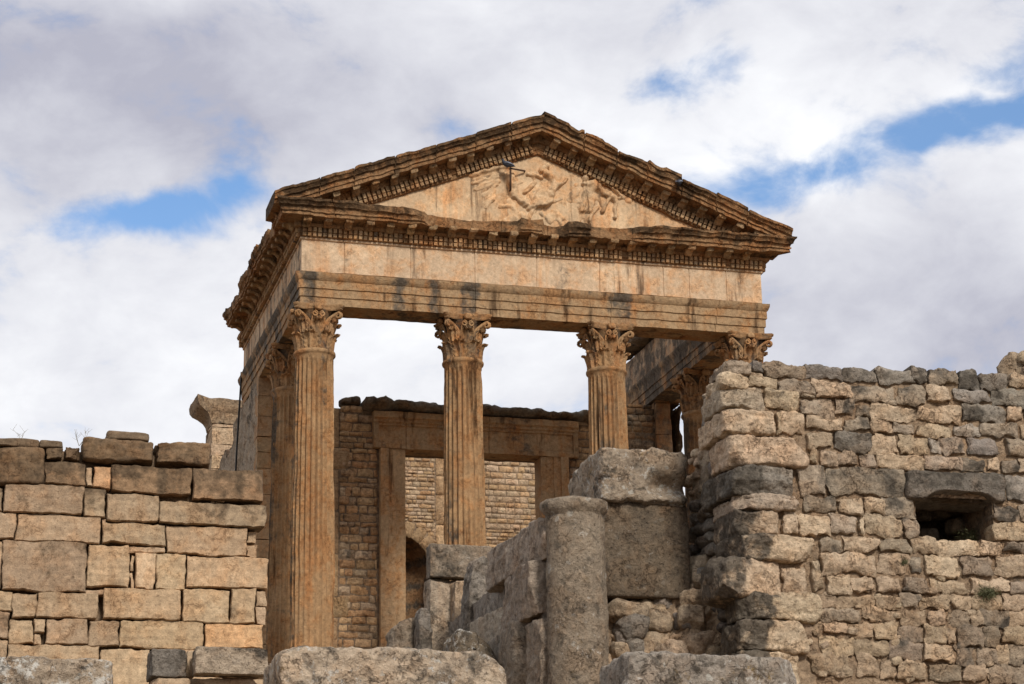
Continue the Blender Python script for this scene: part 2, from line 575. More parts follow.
def rock(mb, c, size, rot=0.0, p=6.0, rough=0.05, tint=(0.2, 0.18, 0.16), alpha=0.0, seed=0, n=14, warp=None, afn=None, freq=1.0, tiltx=0.0, tilty=0.0, chips=0):
    """a rounded, chipped block"""
    t = np.linspace(-1, 1, n)
    c = np.asarray(c, float)
    size = np.asarray(size, float) / 2
    rc = random.Random(seed * 13 + 5)
    planes = []
    for _ in range(chips):
        nv = np.array([rc.gauss(0, 1), -abs(rc.gauss(0.3, 1)), rc.gauss(0.15, 1)])
        nv /= np.linalg.norm(nv)
        sup = (np.abs(nv) * size).sum()
        planes.append((nv, sup * rc.uniform(0.74, 0.95)))
    Rm = np.array(Matrix.Rotation(rot, 3, 'Z') @ Matrix.Rotation(tilty, 3, 'Y') @ Matrix.Rotation(tiltx, 3, 'X'))
    for ax in range(3):
        for s in (-1, 1):
            A, B = np.meshgrid(t, t, indexing='ij')
            D = np.zeros((n, n, 3))
            D[..., ax] = s
            D[..., (ax + 1) % 3] = A if s > 0 else -A
            D[..., (ax + 2) % 3] = B
            L = (np.abs(D) ** p).sum(-1) ** (1 / p)
            Q = D / L[..., None]
            V = Q * size
            if warp is not None:
                V = warp(V, Q)
            for nv, dd in planes:
                ex = np.clip(V @ nv - dd, 0, None)
                V = V - ex[..., None] * nv
            q = V + seed * 7.31
            disp = fbm(q, 1.6 * freq, 2, 11) * 0.7 + fbm(q, 4.5 * freq, 5, 12, 0.6) * 0.8
            nrm = np.sign(Q) * np.abs(Q) ** 3 / size
            nrm = nrm / np.linalg.norm(nrm, axis=-1, keepdims=True)
            V = V + nrm * (disp * rough)[..., None]
            al = alpha if afn is None else np.clip(alpha + afn(V, Q), 0, 1)
            mb.grid(V @ Rm.T + c, tint, al)


def vary(c, k=0.14):
    c = np.asarray(c)
    return np.clip(c * (1 + (random.random() - 0.5) * 2 * k) * (1 + (np.random.rand(3) - 0.5) * 0.03), 0, 1)


def tube(mb, pts, r, seg=6, tint=(0.1, 0.1, 0.1)):
    pts = np.asarray(pts, float)
    rs = np.full(len(pts), r) if np.isscalar(r) else np.asarray(r)
    rows = []
    for i in range(len(pts)):
        d = pts[min(i + 1, len(pts) - 1)] - pts[max(i - 1, 0)]
        d /= np.linalg.norm(d) + 1e-9
        a = np.cross(d, (0.3, 0.5, 0.81))
        a /= np.linalg.norm(a)
        b = np.cross(d, a)
        th = np.linspace(0, 2 * np.pi, seg, endpoint=False)
        rows.append(pts[i] + rs[i] * (np.cos(th)[:, None] * a + np.sin(th)[:, None] * b))
    mb.grid(np.array(rows), tint, 0, cv=True)


random.seed(4)
np.random.seed(4)

# ================================================================== SETTING: ground
gy = np.array([-4000, -400, -58, -50, -40, -28, -24, -19, -12, -6, -2, 25, 60, 400, 4000.0])
gz = np.array([-30, -14, -1.2, 0.0, 1.9, 4.55, 5.2, 5.95, 7.0, 8.2, 8.4, 8.6, 8.0, -4, -30.0])
ys = np.concatenate([[-4000, -1500, -600, -250, -120, -80], np.arange(-62, 40, 0.8), [50, 70, 100, 160, 300, 600, 1500, 4000]])
xs = np.concatenate([[-4000, -1500, -500, -200, -90, -50], np.arange(-34, 34, 0.8), [50, 90, 200, 500, 1500, 4000]])
GX, GY = np.meshgrid(xs, ys, indexing='ij')
GZ = np.interp(GY, gy, gz)
near = np.exp(-((GX + 4) / 40) ** 2 - ((GY + 15) / 60) ** 2)
GZ = GZ + near * 0.10 * fbm(np.stack([GX, GY, GX * 0], -1), 0.8, 4, 3) + (1 - near) * 3 * fbm(np.stack([GX, GY, GX * 0], -1), 0.01, 3, 5)
mb = MB()
mb.grid(np.stack([GX, GY, GZ], -1), (0.2, 0.15, 0.1), 0.1)
tag(mb.build('ground', 'earth'), kind='structure')

# ================================================================== TEMPLE
S, DY, T = 3.7, 3.367, 0.432
XF, YF = 1.5 * S + T, -T                  # outer faces of the entablature
FLOOR = ZN - 8.15
temple = empty('roman_temple', (0, 0, FLOOR), 'ruined golden stone Roman temple with fluted columns, carved pediment and roofless cella', 'temple')


def seg_mb_sweep(mb, path, prof, ds=0.12, joints=None, tint=GOLD, alpha=0.0, wear=0.012, clip=None, closed=True, afn=None, seed=0, extra=None):
    """sweep profile [(n, z)] along a polyline path [(x, y)], mitred; outward is to the right of travel"""
    path = np.array(path, float)
    d = np.diff(path, axis=0)
    L = np.linalg.norm(d, axis=1)
    d = d / L[:, None]
    out = np.stack([d[:, 1], -d[:, 0]], 1)
    rows, svals = [], []
    s0 = 0
    prof = np.array(prof, float)
    for k in range(len(L)):
        ss = list(np.arange(0, L[k], ds)) + [L[k]]
        if joints is not None:
            for j in joints[k]:
                ss += [j - 0.016, j - 0.008, j + 0.008, j + 0.016]
        ss = sorted(x for x in ss if 0 <= x <= L[k])
        for x in ss:
            t = x / L[k]
            # mitre at the path's inner corners
            m0 = out[k] + (out[k - 1] if k > 0 else 0) if k > 0 else out[k]
            m1 = out[k] + out[k + 1] if k < len(L) - 1 else out[k]
            base = path[k] + d[k] * x
            row = []
            joint = joints is not None and any(abs(x - j) < 0.009 for j in joints[k])
            for n, z in prof:
                nn, zz = n, z
                if clip is not None:
                    nn, zz = clip(k, x, L[k], n, z)
                a0 = base + out[k] * nn
                # linear mitre: shift along d so the ends meet on the diagonal
                sh = 0.0
                if k > 0:
                    sh += (m0 @ d[k]) * nn * (1 - t)
                if k < len(L) - 1:
                    sh += (m1 @ d[k]) * nn * t
                a0 = a0 + d[k] * sh
                if joint:
                    a0 = a0 - out[k] * 0.022 * (1 if n > -0.3 else -1)
                row.append((a0[0], a0[1], zz))
            rows.append(row)
            svals.append((k, x))
    P = np.array(rows)
    Dn = np.stack([fbm(P + 13 * q, 3.2, 5, seed + q, 0.6) for q in range(3)], -1)
    P = P + Dn * wear * 1.6
    if extra is not None:
        P = extra(P)
    al = alpha
    if afn is not None:
        al = afn(P)
    mb.grid(P, tint, al, cv=closed)
    for e in (0, -1):
        V = P[e]
        mb.add(V, [tuple(range(len(V)))], tint, alpha if not isinstance(alpha, np.ndarray) else 0.3)


YR = 9.0
YRC = 8.3
PATHC = [(-XF, YRC), (-XF, YF), (XF, YF), (XF, YRC)]
PATH = [(-XF, YR), (-XF, YF), (XF, YF), (XF, YR)]
zb, zt, zf, zc = ZN + 1.104, ZN + 1.91, ZN + 2.815, ZN + 3.57
WID = 2 * T
# architrave: three fasciae and a crowning moulding, both faces
pa = [(0.0, zb), (0.0, zb + 0.19), (0.03, zb + 0.20), (0.03, zb + 0.40), (0.06, zb + 0.41), (0.06, zb + 0.60), (0.085, zb + 0.62), (0.13, zb + 0.72),
      (0.14, zb + 0.79), (0.05, zt), (-WID + 0.0, zt), (-WID - 0.10, zt - 0.02), (-WID - 0.10, zt - 0.10), (-WID - 0.05, zt - 0.18), (-WID - 0.05, zb + 0.38), (-WID - 0.02, zb + 0.36),
      (-WID - 0.02, zb + 0.18), (-WID, zb + 0.17), (-WID, zb)]
mb = MB()
frontL = 2 * XF
jf = [T + 0.0 + S * 1.06, T + S * 2.0, frontL - 1.35]
flank = lambda P: 0.30 * (P[..., 1] > YF + 0.15) * (P[..., 0] < 0) + 0.40 * (P[..., 1] > 0.45) * (P[..., 0] > 4)  # left side stained; right inner side has its shade painted into the alpha
bleed = lambda P: np.clip(0.03 + 0.95 * fbm(P * np.array([1.6, 1.6, 0.12]), 1.4, 4, 8) + 0.16 * (P[..., 2] > zb + 0.6) + flank(P), 0, 0.65)
seg_mb_sweep(mb, PATH, pa, 0.13, [[3.0, 6.2], jf, [3.2, 6.4]], GOLD * 0.76, wear=0.014, afn=bleed)
mb.build('architrave', 'golden', temple, sharp=35)
# frieze
pfz = [(-0.10, zt + 0.004), (-0.10, zt + 0.045), (-0.02, zt + 0.05), (-0.02, zf - 0.06), (0.02, zf - 0.05), (0.02, zf - 0.004), (-WID, zf - 0.004), (-WID, zt + 0.004)]
mb = MB()
jfz = [0.95 + 0.1, 2.72, 4.35, 5.95, 7.6, 9.3, 10.0, 11.0]
seg_mb_sweep(mb, PATH, pfz, 0.13, [[2.2, 4.5, 6.6], jfz, [2.0, 4.3, 6.7]], PALE, wear=0.010, afn=lambda P: np.clip(0.02 + 0.5 * fbm(P * np.array([1, 1, 0.2]), 1.6, 3, 18) + flank(P), 0, 0.6))
mb.build('frieze', 'frieze', temple, sharp=35)


def front_break(x):
    """how far the front cornice has broken back (0 = whole) along the facade"""
    s = (x + XF) / frontL
    b = 0.0
    base = fbm(np.array([[x * 1.1, 3.3, 0.2]]), 1.0, 3, 71)[0]
    step = vnoise(np.array([[math.floor(x / 0.55) * 1.7, 8.1, 0.4]]), 22)[0]
    mid = math.exp(-((x + 0.6) / 3.0) ** 4)
    b = mid * (0.34 + 0.26 * base + 0.34 * step) + 0.05 * max(0, base)
    return min(0.72, max(0.0, b))


def side_break(k, x):
    st = vnoise(np.array([[math.floor(x / 0.62) * 1.3, 5.1 + 9 * k, 0.4]]), 27)[0]
    return max(0.0, 0.12 + 0.28 * st)


def cor_clip(k, x, L, n, z):
    if k == 1:
        b = front_break(x - XF)
    elif k == 2:
        b = 1.0
    else:
        b = side_break(k, x)
    if n > 0.2:
        lim = 0.74 - b * 0.60
        n = min(n, lim)
        z = zf + (z - zf) * (1 - 0.36 * b if z > zf + 0.36 else 1)
    return n, z


ZS = zf + 0.36
pc = [(0.17, zf + 0.30), (0.20, zf + 0.35), (0.56, ZS), (0.56, zf + 0.45), (0.60, zf + 0.455), (0.60, zf + 0.50), (0.575, zf + 0.51), (0.60, zf + 0.575), (0.66, zf + 0.60), (0.645, zf + 0.615), (0.68, zf + 0.68), (0.715, zf + 0.70), (0.72, zc), (0.3, zc + 0.02), (-0.3, zc), (-0.7, zc - 0.05), (-0.7, zf + 0.30)]
mb = MB()
cj = [[1.1, 2.2, 3.4, 4.4, 5.5, 6.6, 7.7], [1.2, 2.6, 3.9, 5.0, 6.1, 7.0, 8.1, 9.2, 10.2, 11.0], [1.1, 2.3, 3.4, 4.6, 5.8, 6.9, 8.0]]
# a taller broken fragment on the left flank stays proud of the rest
seg_mb_sweep(mb, PATHC, pc, 0.07, cj, DKBROWN * 1.75, wear=0.034, clip=cor_clip, afn=lambda P: np.clip(0.18 + 0.6 * fbm(P, 1.6, 4, 41) + 0.22 * (P[..., 2] > zf + 0.55), 0, 0.8))
cornice = mb.build('cornice', 'cornice', temple, sharp=40)


def dentil_run(mb, p0, dirv, upv, outv, length, n0, h0, h1, pitch, tint):
    """row of dentils with a beaded strip below"""
    k = int(length / pitch)
    for i in range(k):
        if random.random() < 0.05:
            continue
        s = (i + 0.5) * length / k
        w = pitch * 0.56
        for (ha, hb, nn, ww) in ((h0 + 0.10, h1, n0 + 0.07, w * 1.15), (h0 + 0.0, h0 + 0.085, n0 + 0.05, w * 1.2)):
            j = (random.random() - 0.5) * 0.02
            V = []
            for a in (-0.5, 0.5):
                for n in (n0 - 0.02, nn + j):
                    for h in (ha, hb):
                        V.append(p0 + dirv * (s + a * ww) + outv * n + upv * h)
            F = [(0, 1, 3, 2), (4, 6, 7, 5), (0, 4, 5, 1), (2, 3, 7, 6), (0, 2, 6, 4), (1, 5, 7, 3)]
            mb.add(V, F, vary(tint, 0.12), max(0, random.gauss(0.12, 0.12)))


# bed moulding with dentil course (flat bands, then teeth)
pb = [(0.0, zf), (0.045, zf + 0.01), (0.045, zf + 0.075), (0.07, zf + 0.08), (0.07, zf + 0.225), (0.165, zf + 0.235), (0.19, zf + 0.30), (-0.5, zf + 0.30), (-0.5, zf)]
mb = MB()
seg_mb_sweep(mb, PATH, pb, 0.16, None, BROWN * 1.05, wear=0.012, afn=lambda P: np.clip(0.12 + 0.5 * fbm(P, 0.9, 3, 48), 0, 0.6))
for (pt, dv, ov, ln) in (((-XF, YF), (1, 0), (0, -1), frontL), ((-XF, YR), (0, -1), (-1, 0), YR - YF), ((XF, YF), (0, 1), (1, 0), YR - YF)):
    p0 = np.array([pt[0], pt[1], zf])
    dentil_run(mb, p0, np.array([*dv, 0.0]), Z_, np.array([*ov, 0.0]), ln, 0.07, 0.015, 0.225, 0.125, GOLD * 0.95)
mb.build('dentil_course', 'golden', temple, sharp=35)


def modillion(p, dirv, upv, outv, L=0.37, w=0.19, h=0.16):
    """scroll bracket hanging under the cornice soffit; p is at soffit, wall side"""
    mb = MB()
    prof = [(0.0, 0.02), (L, 0.02), (L, -0.25 * h), (0.92 * L, -0.52 * h), (0.78 * L, -0.55 * h), (0.6 * L, -0.42 * h), (0.42 * L, -0.55 * h), (0.25 * L, -0.9 * h), (0.08 * L, -1.05 * h), (0, -0.95 * h)]
    a = [-0.5, -0.3, 0.3, 0.5]
    fs = random.uniform(0.7, 1.04)
    prof = [(n * fs, z) for n, z in prof]
    k = [random.uniform(0.7, 1.0), 1.0, 1.0, random.uniform(0.7, 1.0)]
    P = np.array([[p + dirv * (ai * w) + outv * n + upv * (z * kk if z < 0 else z) for (n, z) in prof] for ai, kk in zip(a, k)])
    P = P + 0.03 * np.stack([fbm(P + 5 * q, 6, 3, 60 + q) for q in range(3)], -1)
    t = vary(GOLD * 0.85, 0.25)
    mb.grid(P, t, 0.15, cv=True)
    mb.add(P[0], [tuple(range(len(prof)))], t, 0.3)
    mb.add(P[-1], [tuple(range(len(prof)))], t, 0.3)
    return mb


npitch = 0.52
for i in range(24):
    x = -XF + 0.08 + i * npitch * 0.995
    if x > XF:
        break
    if front_break(x) > 0.62:
        continue
    modillion(np.array([x, YF - 0.18, ZS]), X_, Z_, -Y_).build('modillion', 'cornice', cornice, sharp=40)
for sgn in (-1, 1):
    for i in range(18):
        y = YF + 0.1 + i * npitch
        if side_break(0 if sgn < 0 else 2, y) > 0.3 or sgn > 0 or y > YRC - 0.2:
            continue
        modillion(np.array([sgn * (XF + 0.18), y, ZS]), Y_, Z_, X_ * sgn).build('modillion', 'cornice', cornice, sharp=40)

# ---- pediment: tympanum slab
APX, APZ, SL = 0.05, ZN + 5.51, 0.392
PERP = 1 / math.sqrt(1 + SL * SL)
mb = MB()
nx = 150
txs = np.linspace(-6.0, 6.1, nx)
tzs = np.linspace(0, 1, 26)
P = np.zeros((nx, 26, 3))
joints = [-3.55, -2.0, -0.75, 0.0 + 0.88, 2.23, 3.6]
for i, x in enumerate(txs):
    top = APZ + 0.25 - SL * abs(x - APX)
    bot = zc - 0.25
    P[i, :, 0] = x
    P[i, :, 2] = bot + (max(top, bot + 0.02) - bot) * tzs
    P[i, :, 1] = YF + 0.02
P[..., 1] += 0.012 * fbm(P, 2.0, 4, 4)
for j in joints:
    P[..., 1] += 0.03 * np.exp(-((P[..., 0] - j) / 0.02) ** 2)
mb.grid(P, PALE * np.array([1, 0.97, 0.9]), np.clip(0.0 + 0.35 * fbm(P, 1.2, 3, 45), 0, 0.35))
Q = P.copy()
Q[..., 1] = YF + 0.62
mb.grid(Q[::-1], BROWN, 0.2)
tymp = mb.build('tympanum', 'frieze', temple)
for j in joints:
    pass
# relief: worn figures (a man borne up by a great bird) carved on the central blocks
mb = MB()


def rp(px, py):
    p = atY(px, py, YF)
    return p[0], p[2]


caps = []


def cap(x1, y1, x2, y2, r, h):
    a, b = rp(x1, y1), rp(x2, y2)
    caps.append((a[0], a[1], b[0], b[1], r, h))


rw_ = random.Random(6)
for k in range(8):
    cap(506 - 2 * k + rw_.uniform(-4, 2), 170 + 4.1 * k, 468 + 3 * k + rw_.uniform(-5, 6), 178 + 3.6 * k + rw_.uniform(-2, 2), rw_.uniform(0.04, 0.065), rw_.uniform(0.03, 0.055))
for k in range(26):
    cx, cy = rw_.uniform(500, 622), rw_.uniform(180, 218)
    cap(cx, cy, cx + rw_.uniform(-10, 10), cy + rw_.uniform(-3, 12), rw_.uniform(0.05, 0.12), rw_.uniform(0.02, 0.06))
cap(470, 174, 508, 166, 0.08, 0.09)
cap(510, 176, 514, 196, 0.13, 0.11)
cap(514, 196, 526, 206, 0.09, 0.09)
cap(500, 206, 516, 210, 0.06, 0.07)
cap(524, 194, 536, 184, 0.07, 0.09)
for k in range(5):                        # drapery folds of the central figure
    cap(560 - 4.5 * k, 184 + 1.5 * k, 545 - 4.0 * k, 206 + 1.0 * k, 0.065, 0.15 - 0.015 * k)
cap(541, 170, 547, 167, 0.09, 0.11)
cap(546, 174, 556, 184, 0.10, 0.12)
cap(527, 173, 541, 178, 0.06, 0.08)
cap(536, 206, 530, 218, 0.06, 0.08)
cap(560, 186, 566, 178, 0.055, 0.08)
cap(586, 178, 592, 174, 0.08, 0.10)
cap(584, 184, 596, 182, 0.09, 0.10)
for k in range(4):
    cap(584 + 3.5 * k, 186, 580 + 3.0 * k, 212, 0.05, 0.09)
cap(598, 188, 614, 200, 0.08, 0.11)
cap(604, 184, 620, 194, 0.055, 0.08)
cap(610, 198, 602, 212, 0.07, 0.09)
cap(616, 202, 616, 220, 0.055, 0.08)
cap(596, 208, 590, 222, 0.06, 0.08)
x0, z0 = rp(452, 240)
x1, z1 = rp(630, 160)
ru = np.linspace(x0, x1, 190)
rw = np.linspace(zc - 0.1, APZ - 0.02, 90)
RX, RZ = np.meshgrid(ru, rw, indexing='ij')
H = np.zeros_like(RX)
wx = RX + 0.09 * fbm(np.stack([RX, RZ, RX * 0], -1), 3.0, 3, 50)
wz = RZ + 0.09 * fbm(np.stack([RX, RZ, RX * 0 + 4], -1), 3.0, 3, 51)
for (ax, az_, bx, bz, r, h) in caps:
    dx, dz = bx - ax, bz - az_
    t = np.clip(((wx - ax) * dx + (wz - az_) * dz) / (dx * dx + dz * dz + 1e-9), 0, 1)
    dd = np.hypot(wx - ax - t * dx, wz - az_ - t * dz) / r
    H = np.maximum(H, h * np.sqrt(np.clip(1 - dd * dd, 0, 1)))
H = 1.15 * H * (1 + 0.8 * fbm(np.stack([RX, RZ, RX * 0], -1), 5.0, 5, 52, 0.6)) + 0.02 * fbm(np.stack([RX, RZ, RX * 0], -1), 8, 4, 53)
inside = RZ < APZ + 0.03 - SL * np.abs(RX - APX)
YY = YF + 0.035 - H
YY = np.where(H > 0.012, YY, YF + 0.05)
YY = np.where(inside, YY, YF + 0.12)
P = np.stack([RX, YY, RZ], -1)
mb.grid(P, PALE * np.array([1, 0.95, 0.86]), np.clip(0.05 + 0.4 * fbm(P, 2.5, 3, 54), 0, 0.4))
mb.build('carved_relief', 'frieze', tymp)

# ---- raking cornices
rk_break = {}


def rake(sgn):
    run = (6.62 if sgn > 0 else 6.74) - sgn * APX
    dirv = np.array([sgn * PERP, 0, -SL * PERP])
    upv = np.array([sgn * SL * PERP, 0, PERP])
    L = run / PERP
    A0 = np.array([APX, YF, APZ])
    prof = [(0.0, -0.02), (0.05, 0.0), (0.05, 0.10), (0.08, 0.11), (0.08, 0.26), (0.15, 0.28), (0.18, 0.40), (0.55, 0.41), (0.55, 0.50), (0.59, 0.505), (0.59, 0.55), (0.565, 0.56), (0.58, 0.61), (0.64, 0.635), (0.625, 0.65), (0.66, 0.72), (0.695, 0.735), (0.70, 0.80), (0.2, 0.83), (-0.75, 0.80), (-0.75, 0.02)]
    mb = MB()
    ss = list(np.arange(0, L, 0.075)) + [L]
    js = [1.15, 2.1, 2.95, 3.9, 4.9, 5.8] if sgn > 0 else [0.9, 1.9, 3.0, 4.1, 5.2, 6.1]
    for j in js:
        ss += [j - 0.02, j - 0.01, j + 0.01, j + 0.02]
    ss = sorted(ss)
    rows = []
    for s in ss:
        blk = sum(s > j for j in js)
        hb = (0.045 if sgn > 0 else 0.012) * math.sin(blk * 2.4 + sgn) + (0.05 if sgn > 0 else 0.03) * fbm(np.array([[s * 2.2, sgn * 3, 0]]), 1, 3, 81)[0]
        sub = vnoise(np.array([[math.floor(s / 0.34) * 1.9, sgn * 4.4, 0]]), 82)[0]
        hb += 0.045 * sub if sgn > 0 else 0.015 * sub
        jn = any(abs(s - j) < 0.012 for j in js)
        row = []
        for n, h in prof:
            hh = h + (hb if h > 0.65 else 0) - (0.06 if jn and h > 0.6 else 0)
            nn = n - (0.04 if jn and n > 0.02 else 0) - (0.05 * abs(sub) if n > 0.5 else 0)
            # plumb apex cut: keep both halves meeting on the ridge line
            q = A0 + dirv * s + upv * hh - Y_ * nn
            cut = 1.0
            q = q - dirv * (hh * SL) * cut
            q[2] = max(q[2], zc - 0.14)
            row.append(q)
        rows.append(row)
    P = np.array(rows)
    P = P + np.stack([fbm(P + 13 * q, 3.2, 5, 90 + q, 0.6) for q in range(3)], -1) * 0.04
    hrel = (P - A0) @ upv
    mb.grid(P, DKBROWN * 1.8, np.clip(0.12 + 0.6 * fbm(P, 1.6, 4, 91) + 0.25 * (hrel > 0.58), 0, 0.8), cv=True)
    mb.add(P[-1], [tuple(range(len(prof)))], DKBROWN, 0.5)
    dentil_run(mb, A0 + dirv * 0.1, dirv, upv, -Y_, L - 1.55, 0.08, 0.035, 0.27, 0.125, GOLD * 0.85)
    o = mb.build('raking_cornice', 'cornice', temple, sharp=40)
    for i in range(13):
        s = 0.28 + i * npitch
        if s > L - 1.0:
            break
        modillion(A0 + dirv * s + upv * 0.41 - Y_ * 0.15, dirv, upv, -Y_, 0.36, 0.20, 0.17).build('modillion', 'cornice', o, sharp=40)


rake(-1)
rake(1)
# low ruined roof core behind the pediment keeps daylight out of the joints
mb = MB()
for k, (y0, y1) in enumerate(((YF + 0.3, YF + 0.75),)):
    V = [(-6.3, y0, zc - 0.05), (6.3, y0, zc - 0.05), (APX, y0, APZ + 0.65), (-6.3, y1, zc - 0.05), (6.3, y1, zc - 0.05), (APX, y1, APZ + 0.65)]
    mb.add(V, [(0, 1, 2), (5, 4, 3), (0, 3, 4, 1), (1, 4, 5, 2), (2, 5, 3, 0)], BROWN, 0.3)
mb.build('pediment_core', 'golden', temple)


# ---- columns
def shaft_mb(c, seed, hidden=False, erode=0.0):
    mb = MB()
    nf, per = 24, 8
    nt_ = nf * per
    zz = np.concatenate([np.linspace(-7.55, -0.25, 70), [-0.2, -0.14, -0.10, -0.085, -0.06, -0.03, 0.0, 0.02]])
    th = np.arange(nt_) * 2 * np.pi / nt_
    ph = (np.arange(nt_) % per) / per * 2 - 1
    fl = np.sqrt(np.clip(1 - (ph / 0.80) ** 2, 0, 1))
    rows = []
    for z in zz:
        t = (z + 7.55) / 7.55
        R = 0.535 - 0.075 * t ** 1.6
        dep = 0.078
        if z > -0.3:
            dep = 0.078 * max(0.0, (-0.2 - z) / 0.1) if z < -0.2 else 0
        if z > -0.11:
            R += {0: 0.0}.get(0, 0) + 0.055 * math.sqrt(max(0, 1 - ((z + 0.045) / 0.065) ** 2))
        q = np.stack([np.cos(th) * 0.5 + c[0], np.sin(th) * 0.5 + c[1], np.full(nt_, z)], 1)
        e = fbm(q * np.array([1, 1, 0.45]), 1.7, 4, seed)
        er = np.clip(e * 1.9 + erode * (1 - t) * 1.2 - 0.22, 0, 1)
        fac = 1 - er * 0.85
        r = R - dep * fl * fac - 0.035 * er * (dep > 0) + 0.007 * fbm(q, 9, 3, seed + 4)
        rows.append(np.stack([c[0] + r * np.cos(th), c[1] + r * np.sin(th), np.full(nt_, ZN + z)], 1))
    P = np.array(rows)
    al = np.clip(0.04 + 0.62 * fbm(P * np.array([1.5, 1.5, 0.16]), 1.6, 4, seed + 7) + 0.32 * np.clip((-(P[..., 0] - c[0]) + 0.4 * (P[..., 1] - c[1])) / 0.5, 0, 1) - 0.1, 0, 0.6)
    mb.grid(P, GOLD * np.array([0.74, 0.69, 0.63]), al + (0.18 if c[1] > 1 else 0.0), cv=True)  # side columns darkened: porch shade painted into their alpha
    return mb


def lathe(mb, c, prof, n=48, tint=GOLD, alpha=0.1, rough=0.008):
    th = np.arange(n) * 2 * np.pi / n
    P = np.array([np.stack([c[0] + r * np.cos(th), c[1] + r * np.sin(th), np.full(n, z)], 1) for r, z in prof])
    P = P + rough * np.stack([fbm(P + 3 * q, 5, 3, 30 + q) for q in range(3)], -1)
    mb.grid(P, tint, alpha, cv=True)


